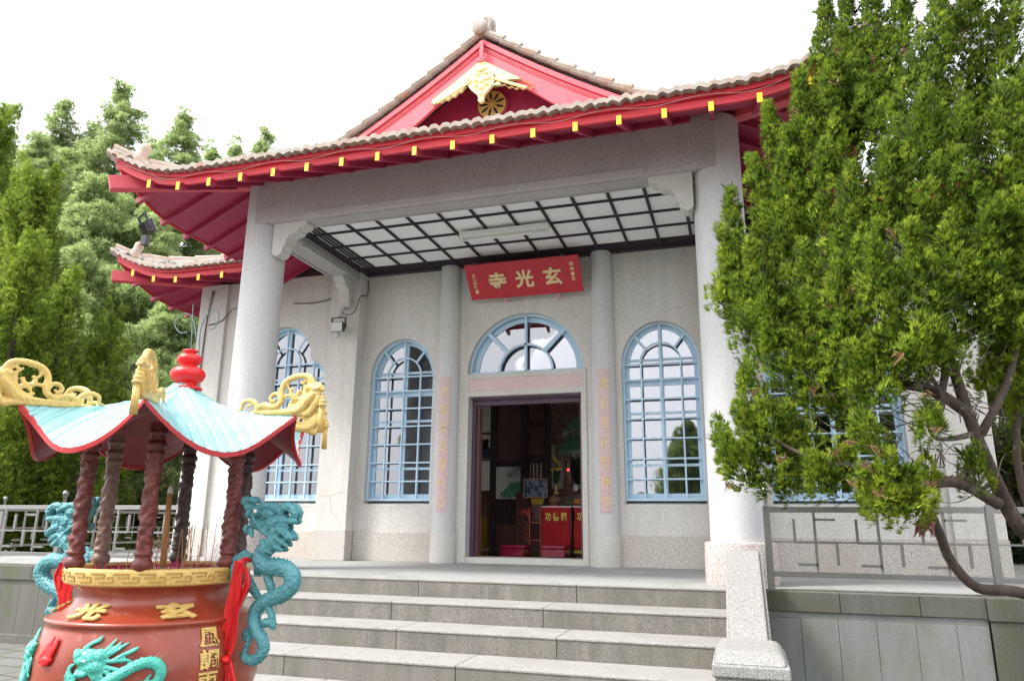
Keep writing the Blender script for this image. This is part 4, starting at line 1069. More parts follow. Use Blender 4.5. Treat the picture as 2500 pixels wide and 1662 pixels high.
railing('steel_railing', 3, 'stainless steel railing with ball finials left of the stairs, behind the incense burner', 'steel railings around the terrace', (-3.20, .10, 0), PI)
railing('steel_railing', 5, 'far steel railing along the left side of the terrace in front of the bushes', 'steel railings around the terrace', (-8.1, .14, 0), PI/2)
railing('steel_railing', 3, 'far steel railing at the back right corner beyond the temple', 'steel railings around the terrace', (6.4, 3.0, 0), 0)

# ------------------------------------------------------------------ vegetation
def norm(a): return a/np.maximum(np.linalg.norm(a, axis=-1, keepdims=True), 1e-9)
def tuft_mesh(name, C, Dn, size, nb, spread, wfrac, mat, parent=None, tintv=None, thick=.5, droop=0, nrm=None, tipt=0):
    """every tuft is a fan of nb narrow leaf triangles around direction Dn"""
    Nn = len(C); tot = Nn*nb
    c = np.repeat(C, nb, 0); d = np.repeat(Dn, nb, 0); s = np.repeat(size, nb)
    v = norm(d + spread*rng.normal(size=(tot, 3)))
    L = s*rng.uniform(.6, 1.15, tot)
    base = c + v*(L*rng.uniform(.0, thick, tot))[:, None]
    tip = c + v*L[:, None]; tip[:, 2] -= droop*L
    side = norm(np.cross(v, rng.normal(size=(tot, 3)))) * (L*wfrac*rng.uniform(.7, 1.3, tot))[:, None]
    V = np.empty((tot, 3, 3)); V[:, 0] = base-side; V[:, 1] = base+side; V[:, 2] = tip
    me = bpy.data.meshes.new(name); me.vertices.add(tot*3); me.vertices.foreach_set('co', V.reshape(-1).astype(np.float32))
    me.loops.add(tot*3); me.loops.foreach_set('vertex_index', np.arange(tot*3, dtype=np.int32))
    me.polygons.add(tot); me.polygons.foreach_set('loop_start', np.arange(0, tot*3, 3, dtype=np.int32))
    tv = np.repeat(tintv if tintv is not None else rng.uniform(0, 1, Nn), nb)+rng.normal(0, .13, tot)
    at_ = me.attributes.new('tint', 'FLOAT', 'FACE'); at_.data.foreach_set('value', np.clip(tv, 0, 1).astype(np.float32))
    nv = np.repeat(norm((nrm if nrm is not None else Dn)), nb, 0); nv = norm(nv+.30*rng.normal(size=(tot, 3)))
    an = me.attributes.new('nrm', 'FLOAT_VECTOR', 'FACE'); an.data.foreach_set('vector', nv.reshape(-1).astype(np.float32))
    me.materials.append(mat); me.update(calc_edges=True)
    o = bpy.data.objects.new(name, me); COL.objects.link(o)
    if parent: o.parent = parent; o.matrix_parent_inverse = par_inv(parent)
    return o
def heads(b, t, R, hs, cover=1.0, sway=.12):
    """brush heads (centre, direction, size) over a flame shaped spray from b to t"""
    b = np.array(b, float); t = np.array(t, float); ax = t-b; L = np.linalg.norm(ax); axn = ax/L
    e1 = norm(np.cross(axn, [0.3, 1, .1])); e2 = np.cross(axn, e1)
    n = max(10, int(cover*2*PI*R*L*.62/(hs*hs*.42)))
    u = np.sort(rng.uniform(0, 1, n)); ph = (np.arange(n)*2.39996+rng.normal(0, .4, n))
    pr = np.minimum(1, (u/.22+.35))*np.clip(1-u, 0, 1)**.66*1.12
    k1, k2 = rng.uniform(0, 6.28, 2)
    lump = 1+.30*np.sin(ph*2+u*9+k1)+.22*np.sin(u*21+ph*3+k2)
    r = np.maximum(0, R*pr*lump*rng.uniform(.72, 1.0, n)-hs*.35)
    rv = np.cos(ph)[:, None]*e1+np.sin(ph)[:, None]*e2
    C = b+axn*(u*L-hs*.3)[:, None]+rv*r[:, None]
    D = norm(axn*1.0+rv*(.75-.45*u)[:, None]+np.array([0, 0, .35])+rng.normal(0, .16, (n, 3)))
    s_ = hs*rng.uniform(.75, 1.25, n)*(1-.35*u)
    return C, D, s_
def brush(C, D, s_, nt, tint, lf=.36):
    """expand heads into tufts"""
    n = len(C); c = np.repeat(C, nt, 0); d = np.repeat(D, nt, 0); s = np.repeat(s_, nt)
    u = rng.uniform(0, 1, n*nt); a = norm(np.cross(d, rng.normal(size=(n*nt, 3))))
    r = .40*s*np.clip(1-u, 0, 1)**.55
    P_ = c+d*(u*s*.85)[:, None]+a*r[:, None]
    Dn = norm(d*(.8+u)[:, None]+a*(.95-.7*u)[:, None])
    return P_, Dn, s*lf*rng.uniform(.8, 1.2, n*nt), np.clip(np.repeat(tint, nt)+.30*(u-.45), 0, 1), norm(a*(1.15-u)[:, None]+d*(.25+u)[:, None])  # tips tinted brighter, bases darker: shading of each head put into leaf colour
def spire_tufts(b, t, R, dens, prof=None, up=.85, jit=.22, inner=.45):
    """tufts on the surface of a flame shaped spray from b (base) to t (tip) of radius R"""
    b = np.array(b, float); t = np.array(t, float); ax = t-b; L = np.linalg.norm(ax); axn = ax/L
    e1 = norm(np.cross(axn, [0.3, 1, .1])); e2 = np.cross(axn, e1)
    n = max(14, int(dens*2*PI*R*L*.62))
    u = rng.uniform(0, 1, n); ph = rng.uniform(0, 2*PI, n)
    pr = np.minimum(1, (u/.22+.35))*np.clip(1-u, 0, 1)**.62*1.12
    k1, k2 = rng.uniform(0, 6.28, 2)
    lump = 1+.20*np.sin(ph*3+u*7+k1)+.16*np.sin(u*21+ph*2+k2)
    depth = 1-inner*rng.uniform(0, 1, n)**2.2
    r = R*pr*lump*depth
    rad_ = np.cos(ph)[:, None]*e1+np.sin(ph)[:, None]*e2
    C = b+axn*(u*L)[:, None]+rad_*r[:, None]
    Dn = norm(rad_*(.9-.45*u)[:, None]+axn*up+np.array([0, 0, .25])+rng.normal(0, jit, (n, 3)))
    return C, Dn
def limb(mb, pts, r0, r1, n=8, smooth=5):
    k = len(pts); mb.tube(pts, [r0+(r1-r0)*i/(k-1) for i in range(k)], n, smooth=smooth)

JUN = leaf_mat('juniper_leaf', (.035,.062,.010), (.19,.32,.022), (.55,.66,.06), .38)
JUN2 = leaf_mat('juniper_leaf_dark', (.05,.085,.018), (.22,.35,.04), (.52,.62,.09), .4)
CED = leaf_mat('hazed_cedar_leaf', (.22,.31,.12), (.48,.60,.26), (.68,.78,.40), .5)  # leaf colour lightened to carry the bright haze over the trees

# --- the big twisted juniper at the right
def Q(px, py, y): return at(px*1.0598, py*1.0598, y=y)          # photo at 2359 wide
tr = empty('juniper_tree', tuple(at(2560, 1500, y=-.9))[:2]+(GZ,), 'large bright green juniper with twisted trunk and flame shaped sprays covering the right side', 'tree')
sp = []      # tip px,py, base px,py, halfwidth px, y
S_ = [ (1683,442, 1700,760, 46, -1.5), (1660,520,1712,740,40,-1.45), (1735,362, 1795,600, 60, -1.3), (1768,248,1830,520,60,-1.1), (1812,300,1850,560,64,-1.2), (1840,172,1862,430,50,-1.0),
 (1900,-20,1915,260,52,-.9), (1950,-10,1960,330,60,-1.0), (1915,130,1925,420,60,-1.1), (2010,-80,2000,300,70,-1.0), (2080,-60,2040,400,80,-1.2), (2175,-60,2110,420,85,-1.3), (2250,-80,2180,350,80,-1.1), (2330,-60,2290,330,80,-1.0),
 (1900,330,1925,620,70,-1.3), (1960,380,1990,700,80,-1.5), (2045,330,2060,660,85,-1.6), (2130,200,2130,560,85,-1.7), (2220,230,2210,600,85,-1.6), (2310,200,2300,560,85,-1.5), (2390,100,2380,500,80,-1.4),
 (1725,560,1790,800,62,-1.6), (1790,520,1850,780,72,-1.5), (1700,640,1760,840,50,-1.7), (1850,560,1920,820,75,-1.7), (1930,600,1960,860,80,-1.8), (2010,560,2060,860,85,-1.9), (2100,520,2120,840,90,-2.0), (2190,500,2200,800,85,-1.9), (2280,480,2270,760,85,-1.8), (2360,460,2350,800,85,-1.7),
 (1760,720,1840,900,60,-1.7), (1820,760,1900,940,65,-1.8), (1890,790,1960,950,65,-1.8), (1960,800,2020,930,60,-1.9), (2060,760,2110,880,60,-2.0), (2150,760,2190,880,55,-2.0),
 (1713,846,1740,1000,36,-1.9), (1752,890,1780,1040,40,-1.9), (1700,930,1760,1060,36,-1.9), (1655,965,1690,1090,34,-2.0), (1668,1010,1730,1120,40,-2.0), (1720,1020,1790,1130,46,-1.9),
 (1800,930,1850,1050,46,-1.9), (1830,1010,1870,1100,48,-1.9), (1870,1040,1910,1140,50,-2.0), (1935,1030,1950,1130,44,-2.0), (1990,950,2000,1040,36,-2.1), (2040,1035,2050,1190,68,-2.1), (1995,1080,2020,1180,50,-2.1), (2090,1080,2090,1190,50,-2.1), (2130,1050,2130,1130,32,-2.0),
 (1810,1080,1830,1140,30,-1.9), (2130,930,2150,1010,40,-2.1), (2240,1040,2250,1130,45,-1.8),
 (2320,760,2300,900,60,-1.6), (2380,700,2370,950,60,-1.5), (2420,300,2420,700,90,-1.5), (2430,0,2420,350,90,-1.3) ]
Cs, Ds, Sz, Tn, Nn_ = [], [], [], [], []
for tx, ty, bx, by, hw, y in S_:
    y += random.uniform(-.12, .12); t = Q(tx, ty, y-.05); b = Q(bx, by, y+.12); R_ = hw*1.0598*pxsize(b)
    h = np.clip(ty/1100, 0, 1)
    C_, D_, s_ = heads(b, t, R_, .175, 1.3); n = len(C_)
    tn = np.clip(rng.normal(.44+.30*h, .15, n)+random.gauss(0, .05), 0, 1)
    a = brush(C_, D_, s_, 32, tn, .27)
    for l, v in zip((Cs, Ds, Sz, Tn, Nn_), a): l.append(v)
    # inner growth, tinted darker to put the crown's inner shade into the leaves
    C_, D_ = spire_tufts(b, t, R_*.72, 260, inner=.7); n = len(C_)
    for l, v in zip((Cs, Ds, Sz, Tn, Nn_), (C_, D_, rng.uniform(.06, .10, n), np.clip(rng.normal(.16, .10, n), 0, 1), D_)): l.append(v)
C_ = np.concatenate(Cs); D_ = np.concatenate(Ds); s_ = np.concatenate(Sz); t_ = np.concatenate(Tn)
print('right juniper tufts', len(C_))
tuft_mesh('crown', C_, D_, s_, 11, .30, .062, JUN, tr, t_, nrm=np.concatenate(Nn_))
tk = MB()
base = tuple(at(2620, 1560, y=-.9)); base = (base[0], base[1], GZ-.1)
limb(tk, [base, Q(2440, 1330, -1.2), Q(2340, 1200, -1.5), Q(2290, 1100, -1.6), Q(2240, 980, -1.7), Q(2190, 830, -1.7), Q(2150, 700, -1.4), Q(2120, 500, -1.1)], .060, .02, 10)
T(tk, 'trunk', MAT['bark'], tr, smooth=True, fix=False)
def limb_o(pts, r0, r1): m = MB(); limb(m, pts, r0, r1); T(m, 'limb', MAT['bark'], tr, smooth=True, fix=False)
limb_o([Q(2240, 960, -1.7), Q(2150, 900, -1.8), Q(2050, 880, -1.8), Q(1960, 850, -1.8), Q(1880, 790, -1.7), Q(1800, 740, -1.6)], .040, .012)
limb_o([Q(2190, 850, -1.8), Q(2100, 780, -1.9), Q(2020, 650, -1.5), Q(1940, 520, -1.1)], .03, .012)
limb_o([Q(2300, 1160, -1.6), Q(2200, 1110, -1.8), Q(2100, 1120, -2.0), Q(1990, 1080, -2.0), Q(1880, 1060, -2.0), Q(1780, 1010, -1.9)], .040, .010)
limb_o([Q(2480, 1400, -1.3), Q(2340, 1362, -1.5), Q(2250, 1352, -1.6), Q(2190, 1290, -1.7), Q(2165, 1230, -1.8), Q(2140, 1175, -1.9), Q(2110, 1150, -2.0)], .036, .022)
limb_o([Q(2260, 1000, -1.7), Q(2330, 850, -1.6), Q(2350, 650, -1.3), Q(2330, 400, -.9)], .028, .012)
limb_o([Q(2400, 1250, -1.3), Q(2350, 1100, -1.3), Q(2345, 950, -1.3), Q(2380, 700, -1.3)], .03, .015)
limb_o([Q(2180, 850, -1.8), Q(2160, 950, -1.9), Q(2170, 910, -1.9), Q(2100, 800, -2.0)], .025, .01)
limb_o([Q(2240, 1000, -1.75), Q(2190, 1010, -1.9), Q(2150, 1005, -2.05), Q(2135, 960, -2.1)], .02, .007)
limb_o([Q(2290, 1110, -1.65), Q(2260, 1125, -1.7), Q(2245, 1100, -1.8)], .016, .006)
tw = MB()
for i in range(190):
    px, py = random.uniform(1880, 2330), random.uniform(790, 1150); y = random.uniform(-2.0, -1.6)
    a = Q(px, py, y); dx, dz = random.uniform(-.22, .12), random.uniform(-.1, .16)
    m_ = a+np.array([dx*.5, 0, dz*.5+random.uniform(-.04, .04)]); tw.tube([a, m_, a+np.array([dx, 0, dz])], [.005, .004, .002], 4, smooth=3)
T(tw, 'twigs', MAT['bark'], tr, fix=False)
m = MB()
for i in range(10): p = Q(2132, 1180, -2.0); m.tube([p, p+np.array([random.uniform(-.05, .05), 0, -.06]), p+np.array([random.uniform(-.08, .08), 0, -.14])], [.008, .02, .003], 5, sq=.3)
T(m, 'withered_spray', paint('withered', (.14,.05,.035), .8), tr, fix=False)
m = MB()
for i in range(26):
    q = random.choice(S_); p = Q((q[0]+q[2])/2+random.uniform(-30, 30), (q[1]+q[3])/2+random.uniform(-80, 80), q[5]-.22)
    for k in range(7): m.tube([p, p+np.array([random.uniform(-.03, .03), 0, .025]), p+np.array([random.uniform(-.05, .05), 0, random.uniform(-.05, .06)])], [.003, .008, .002], 4, sq=.3)
T(m, 'dead_needles', paint('dead_needle', (.20,.11,.05), .85), tr, fix=False)

# --- conifers at the left
def conifer(name, base, H_, R_, nsp, label, mat, group, dens, tsize, nb, slim=.6, tint=.5, trunk=.12, up=1.0, wf=.05, cone_from=.08):
    e = empty(name, tuple(base), label, 'tree', group); Cs, Ds = [], []
    base = np.array(base, float)
    tkm = MB(); limb(tkm, [base-np.array([0, 0, .2]), base+np.array([.02*H_, 0, H_*.4]), base+np.array([0, .01*H_, H_*.95])], trunk, .02)
    T(tkm, 'trunk', MAT['bark'], e, smooth=True, fix=False)
    Sz, Tn, Nn_ = [], [], []
    for k in range(nsp):
        u = cone_from+(1-cone_from)*(k+random.random())/nsp; ph = random.uniform(0, 2*PI)
        rr = R_*(1-u)**slim*min(1, u*5+.3)*random.uniform(.55, 1.0)
        o_ = base+np.array([math.cos(ph)*rr*.85, math.sin(ph)*rr*.85, H_*u*.93]); L = H_*.15*random.uniform(.7, 1.3)*(1.2-u*.5)
        t = o_+np.array([math.cos(ph)*L*.3, math.sin(ph)*L*.3, L*up])
        C_, D_, s_ = heads(o_, t, L*.30, tsize, .8); a = brush(C_, D_, s_, 12, np.clip(rng.normal(tint, .13, len(C_))+random.gauss(0, .08), 0, 1))
        for l, v in zip((Cs, Ds, Sz, Tn, Nn_), a): l.append(v)
    C_, D_, s_ = heads(base+np.array([0, 0, H_*.80]), base+np.array([0, 0, H_]), R_*.25, tsize); a = brush(C_, D_, s_, 12, np.full(len(C_), tint))
    for l, v in zip((Cs, Ds, Sz, Tn, Nn_), a): l.append(v)
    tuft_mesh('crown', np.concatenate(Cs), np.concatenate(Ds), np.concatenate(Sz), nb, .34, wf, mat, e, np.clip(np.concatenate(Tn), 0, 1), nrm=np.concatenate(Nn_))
    return e
g1 = 'dark junipers left of the temple'
# px (photo), tip height etc. are turned into places: x,y on the ground behind the terrace
def cz(px, py, y): return at(px*1.0598, py*1.0598, y=y)
for i, (px, tip, y, R_, lab) in enumerate([(-25, 270, 4.5, 1.3, 'dark juniper at the far left edge, its tip cut by the photo side'), (85, 400, 4.0, 1.15, 'bushy juniper column rising left of the incense burner roof'), (60, 560, 2.4, .9, 'bright lit juniper closest to the left edge above the gold roof dragon'),
                                      (150, 640, 3.2, .8, 'juniper column between the two largest dark ones at the left'), (258, 720, 5.0, .95, 'shorter dark juniper behind the front roof dragon'), (205, 860, 3.6, .7, 'low dark juniper just above the turquoise burner roof')]):
    tp_ = cz(px, tip, y); x_ = tp_[0]
    conifer('juniper_tree', (x_, y, GZ), tp_[2]-GZ, R_, int(50*R_*(tp_[2]-GZ)/4), lab, JUN2, g1, 150, .24, 7, .55, .52+.05*(i % 3), .14, 1.0, .095)
# hanging fringe of the left tree low over the railing
# --- tall pale cedars behind
g2 = 'tall pale cedars behind the temple'
def cedar(base, H_, R_, label, dens=1.0, tint=.5, low=.05):
    e = empty('cedar_tree', tuple(base), label, 'tree', g2); base = np.array(base, float)
    tkm = MB(); limb(tkm, [base-np.array([0, 0, .3]), base+np.array([.1, 0, H_*.5]), base+np.array([0, 0, H_*.98])], .16, .02)
    T(tkm, 'trunk', MAT['bark'], e, smooth=True, fix=False)
    br = MB(); Cs, Ds, Tn = [], [], []
    nbx = int(150*dens)
    for k in range(nbx):
        u = low+(1-low)*((k+random.random())/nbx)**.82; ph = random.uniform(0, 2*PI)
        rr = R_*min(1, (1-u)*1.9)**.95*random.uniform(.45, 1.05)+.06
        o_ = base+np.array([0, 0, H_*u]); dv = np.array([math.cos(ph), math.sin(ph), .25]); t = o_+dv*rr
        if rr > .5: limb(br, [o_, (o_+t)/2+np.array([0, 0, .12]), t], .035*(1-u)+.012, .006, 5, 3)
        # clumps of foliage along the branch, each a rounded pad
        for c_ in range(int(2+rr*2.2)):
            s0 = random.uniform(.35, 1.0)**.7; cc = o_+dv*rr*s0+np.array([random.gauss(0, .16), random.gauss(0, .16), random.uniform(-.25, .30)]); q = random.uniform(.2, .40)*(.45+.55*min(1, (1-u)*3.2))
            n = int(62*q/.25); d = norm(rng.normal(size=(n, 3))+np.array([0, 0, .35]))
            Cs.append(cc+d*np.array([q*1.2, q*1.2, q*.85])*rng.uniform(.55, 1, (n, 1))); Ds.append(norm(d+np.array([0, 0, .3])+dv*.3)); Tn.append(np.full(n, tint+random.gauss(0, .13)))
    T(br, 'branches', MAT['bark'], e, fix=False)
    C_ = np.concatenate(Cs); n = len(C_)
    tuft_mesh('crown', C_, np.concatenate(Ds), rng.uniform(.10, .20, n), 9, .6, .075, CED, e, np.clip(np.concatenate(Tn), 0, 1), droop=.12)
    return e
for px, tip, y, R_, lab in [(290, 205, 13, 2.3, 'tallest pale cedar with pointed top above the upper left roof corner'), (150, 245, 15, 2.5, 'broad pale cedar left of the tallest one'), (20, 250, 17, 2.6, 'hazy cedar at the left edge of the sky line'), (430, 262, 16, 2.0, 'slender pale cedar rising over the upper roof corner, right of the tallest'),
                            (545, 330, 20, 1.9, 'small pale cedar top just showing above the tiled eave'), (607, 305, 22, 1.8, 'isolated thin cedar tip poking over the long eave'), (230, 420, 9.5, 2.0, 'mid height pale cedar between the junipers and the roof corner'), (360, 470, 10.5, 1.8, 'cedar filling the gap between the upper and lower left roofs'),
                            (400, 700, 8.0, 1.7, 'low spreading cedar beneath the lower left roof'), (90, 330, 11, 2.2, 'pale cedar behind the left junipers'), (215, 300, 16, 2.4, 'pale cedar between the broad one and the tallest one'), (360, 330, 18, 2.3, 'pale cedar right behind the upper left roof corner ornament'), (490, 345, 19, 2.0, 'faint cedar above the left end of the tiled eave'), (480, 640, 12.0, 2.0, 'cedar behind the curled metal bracket by the hall corner')]:
    tp_ = cz(px, tip, y); cedar((tp_[0], y, GZ), tp_[2]-GZ, R_*1.6, lab, dens=1.25 if R_ > 1.9 else 1.0, tint=.5+.12*random.random())
# yellow green bushes and background behind the railings
def bush(name, c, r, n, mat, label, cat, group, ts=.10, nb=7, wf=.22, tint=.5, woody=False):
    e = empty(name, (c[0], c[1], GZ), label, cat, group); k = max(5, int(r[0]*r[2]*8)); Cs = []; Ds = []
    for i in range(k):
        o_ = np.array([c[0]+random.uniform(-1, 1)*r[0], c[1]+random.uniform(-.6, .6)*r[1], c[2]+random.uniform(-.8, .8)*r[2]]); q = random.uniform(.25, .5)*min(r)
        d = norm(rng.normal(size=(n//k, 3))); C_ = o_+d*q*rng.uniform(.6, 1, (n//k, 1)); Cs.append(C_); Ds.append(norm(d+np.array([0, 0, .4])))
    C_ = np.concatenate(Cs); tuft_mesh('foliage', C_, np.concatenate(Ds), rng.uniform(ts*.6, ts*1.2, len(C_)), nb, .7, wf, mat, e, np.clip(rng.normal(tint, .22, len(C_)), 0, 1), thick=.35)
    m = MB()
    for i in range(14 if woody else 5):
        a = random.uniform(0, 2*PI); m.tube([(c[0], c[1], GZ-.1), (c[0]+.3*r[0]*math.cos(a), c[1]-.3*r[1], c[2]-.2*r[2]), (c[0]+r[0]*math.cos(a)*.9, c[1]-.7*r[1]*abs(math.sin(a)), c[2]+r[2]*random.uniform(0, .9))], [.03, .018, .006], 5, smooth=4)
    T(m, 'stems', MAT['bark'] if not woody else paint('pale_twig', (.30,.25,.17), .8), e, fix=False)
YG_ = leaf_mat('hedge_leaf', (.07,.11,.02), (.20,.27,.05), (.42,.46,.10), .3)
DG_ = leaf_mat('shrub_leaf', (.025,.045,.02), (.07,.11,.04), (.16,.21,.08), .25)
gb = 'shrubs behind the left railing'
for px, py, y, rx, rz_, mt_, wd, lab in [(120, 1190, 6.0, 1.1, .55, YG_, 0, 'yellow green shrub behind the railing at the far left'), (20, 1200, 7.0, 1.3, .6, YG_, 0, 'yellow green hedge part at the left edge of the terrace'),
            (300, 1120, 7.2, .9, .9, DG_, 1, 'tangled dark shrub with pale twigs behind the burner pillars'), (230, 1150, 6.6, .7, .7, DG_, 1, 'twiggy shrub between the two leftmost burner pillars'), (370, 1090, 7.5, .8, 1.2, DG_, 1, 'tall vine covered shrub next to the hall corner')]:
    c = cz(px, py, y); bush('shrub', c, (rx, .7, rz_), 1500, mt_, lab, 'shrub', gb, woody=wd)
for px, py, y, rx, rz_, lab in [(2320, 1010, 7.0, .7, 1.5, 'sunlit yellow green shrub beyond the right end of the temple'), (2345, 1150, 6.5, .9, .8, 'dark green shrub beyond the far right railing')]:
    c = cz(px, py, y); bush('shrub', c, (rx, .8, rz_), 2200, YG_ if py < 1100 else DG_, lab, 'shrub', 'shrubs beyond the right end', .12)
for i, (px, tip, y) in enumerate([(2300, 500, 9), (2420, 300, 7.5)]):
    tp_ = cz(px, tip, y); cedar((tp_[0]+.6, y, GZ), tp_[2]-GZ, 2.0, 'cedar mostly hidden behind the big juniper, %s one' % ('nearer' if i else 'farther'), tint=.35)

# ------------------------------------------------------------------ incense burner
UX, UY = 0.0, -3.70
ub = empty('incense_burner', (UX, UY, GZ), 'tall ornate incense burner, round red-brown bowl under a turquoise six-cornered roof', 'incense burner')
def bowl_mat():
    m, nt, b = new_mat('burner_red_lacquer')
    n = noise_t(nt, 1.0, 6, .6, wpos(nt, (4,4,4)), .3); c = ramp(nt, n, [(.3, (.21,.028,.013)), (.7, (.32,.052,.022))])
    n2 = noise_t(nt, 1.0, 8, .7, wpos(nt, (22,22,22)), .6); c = mixn(nt, c, (.34,.20,.17), ramp(nt, n2, [(.57, (0,0,0)), (.72, (.6,)*3)]))
    nt.links.new(c, b.inputs['Base Color']); b.inputs['Roughness'].default_value = .3; b.inputs['Coat Weight'].default_value = .3; b.inputs['Coat Roughness'].default_value = .15
    bump(nt, b, n2, .12, .005); return m
MAT['bowl'] = bowl_mat()
MAT['gold'] = paint('burner_gold', (.66,.45,.14), .4, .15, 8, (.45,.28,.08), .35, bmp=.2)
MAT['teal'] = paint('dragon_teal', (.075,.27,.30), .38, .12, 8, (.20,.42,.43), .3, bmp=.2)
def scaly(m, scale, strength):
    nt = m.node_tree; b = nt.nodes['Principled BSDF']; v = nt.nodes.new('ShaderNodeTexVoronoi'); v.inputs['Scale'].default_value = scale; nt.links.new(wpos(nt), v.inputs['Vector'])
    bm_ = nt.nodes.new('ShaderNodeBump'); bm_.inputs['Strength'].default_value = strength; bm_.inputs['Distance'].default_value = .006; bm_.invert = True
    nt.links.new(v.outputs['Distance'], bm_.inputs['Height']); nt.links.new(bm_.outputs[0], b.inputs['Normal'])
    c = b.inputs['Base Color'].links[0].from_socket
    nt.links.new(mixn(nt, c, (.02,.10,.11), ramp(nt, v.outputs['Distance'], [(.5, (0,0,0)), (.8, (.4,)*3)])), b.inputs['Base Color'])
def carved(m, scale, strength):
    nt = m.node_tree; b = nt.nodes['Principled BSDF']; w = nt.nodes.new('ShaderNodeTexWave'); w.inputs['Scale'].default_value = scale; w.inputs['Distortion'].default_value = 9; w.inputs['Detail'].default_value = 3
    nt.links.new(wpos(nt), w.inputs['Vector']); bm_ = nt.nodes.new('ShaderNodeBump'); bm_.inputs['Strength'].default_value = strength; bm_.inputs['Distance'].default_value = .004
    nt.links.new(w.outputs['Fac'], bm_.inputs['Height']); nt.links.new(bm_.outputs[0], b.inputs['Normal'])
carved(MAT['gold'], 22, .55)
scaly(MAT['teal'], 115, .5)
MAT['teal2'] = paint('relief_turquoise', (.06,.42,.33), .4, .12, 9, (.2,.6,.5), .3, bmp=.2)
scaly(MAT['teal2'], 120, .5)
MAT['bred'] = paint('bright_red', (.68,.008,.01), .35, .08, 4)
MAT['eye'] = paint('white_eye', (.8,.8,.8), .3)
MAT['ash'] = stone('ash', (.35,.30,.27), .4, 70)
def bowlR(z):
    pr = [(-.50, .30), (-.42, .42), (-.32, .488), (-.22, .515), (-.12, .518), (-.03, .505), (.04, .480), (.062, .472), (.070, .486), (.085, .486), (.092, .468), (.115, .418), (.145, .380), (.18, .362), (.215, .372), (.24, .41)]
    return float(np.interp(z, [p[0] for p in pr], [p[1] for p in pr]))
zs_ = [-.50,-.46,-.42,-.37,-.32,-.27,-.22,-.17,-.12,-.075,-.03,.0,.04,.06,.064,.072,.084,.090,.094,.105,.115,.13,.145,.162,.18,.20,.215,.23,.242]
UB = lambda mb, name, mat, par=None, **k: T(mb, name, mat, par or ub, **k)
prof = [(bowlR(z), z) for z in zs_] + [(.40, .244), (.40, .30), (.375, .30), (.36, .20), (.001, .20)]
bowl = UB(MB().lathe([(.001, -.5)]+prof, (UX, UY, 0), 96), 'bowl', MAT['bowl'], smooth=True, fix=False)
UB(MB().lathe([(.41, .238), (.428, .243), (.432, .25), (.436, .305), (.432, .315), (.405, .317), (.395, .312), (.395, .26)], (UX, UY, 0), 96), 'rim_band', MAT['gold'], smooth=True, fix=False)
UB(MB().lathe([(.001, .285), (.37, .283), (.392, .30)], (UX, UY, 0), 48), 'ash_bed', MAT['ash'], smooth=True)
def wrapz(u, v, w, a0, z0, Rf):      # u along the arc, v up, w outwards
    z = z0+v; r = Rf(z); a = a0+u/r
    return (UX+(r+w)*math.cos(a), UY+(r+w)*math.sin(a), z)
mk = MB(); bandR = lambda z: .4335+(z-.28)*.05
def strip(pts, w, d, a0, z0):
    m = MB(); V = []
    b_ = curve_bar(pts, w, 0, d); return MB().add([wrapz(v[0], v[2], v[1], a0, z0, bandR) for v in b_.v], b_.f)
for k in range(24):
    a0 = 2*PI*k/24; W0 = 2*PI*.434/24
    for seg in ([(0, .018), (W0*.62, .018), (W0*.62, .002), (W0*.2, .002)], [(W0*.4, -.018), (W0*1.0, -.018), (W0*1.0, .004), (W0*.78, .004), (W0*.78, -.006)]):
        for p, q in zip(seg, seg[1:]):
            L = math.hypot(q[0]-p[0], q[1]-p[1]); nn = max(2, int(L/.012)); pts = [(p[0]+(q[0]-p[0])*i/nn, p[1]+(q[1]-p[1])*i/nn) for i in range(nn+1)]
            s_1 = strip(pts, .006, .005, a0, .28); mk.add(s_1.v, s_1.f)
UB(mk, 'meander_pattern', paint('pattern_ochre', (.42,.25,.06), .45), fix=False)
legp = MB()
for k in range(3):
    a = rad(-90+120*k+60); cx, cy2 = UX+.34*math.cos(a), UY+.34*math.sin(a); m = MB()
    m.tube([(cx, cy2, -.36), (UX+.44*math.cos(a), UY+.44*math.sin(a), -.55), (UX+.40*math.cos(a), UY+.40*math.sin(a), -.72), (UX+.45*math.cos(a), UY+.45*math.sin(a), GZ)], [.12, .09, .06, .08], 12, smooth=4)
    UB(m, 'leg', MAT['bowl'], smooth=True)
# lettering
for ch, a in (('玄', -36), ('光', -90), ('寺', -144)):
    v, f = text(ch, .15, .004, .006); m = MB()
    def sh(x, y, w):
        t = (y+.07)/.14; r = .468-.092*t; z = .094+.055*t; an = rad(a)+x*1.15/r
        return (UX+(r+w*.4)*math.cos(an), UY+(r+w*.4)*math.sin(an), z+.010+w*.9)
    UB(m.add([sh(*p) for p in v], f), 'lettering', MAT['gold'], fix=False)
for i, ch in enumerate('風調雨順'):
    v, f = text(ch, .088, .004, .002)
    UB(MB().add([wrapz(x*1.12, y, .006+w, rad(-19-i*.3), .012-i*.094, bowlR) for x, y, w in v], f), 'lettering', MAT['gold'], fix=False)
def spikes(m, path, r, side, n, h, up=(0,1,0)):
    """a saw crest along a path"""
    for i in range(n):
        t = (i+.5)/n*(len(path)-1); k = min(int(t), len(path)-2); p = Vector(path[k]).lerp(Vector(path[k+1]), t-k); d = (Vector(path[k+1])-Vector(path[k])).normalized()
        nrm = d.cross(Vector(up)).normalized()*side; rr = r[k]*(1-(t-k))+r[k+1]*(t-k)
        m.cone(p+nrm*rr*.55, p+nrm*(rr+h)+d*h*.5, h*.42, 5, sq=.5)
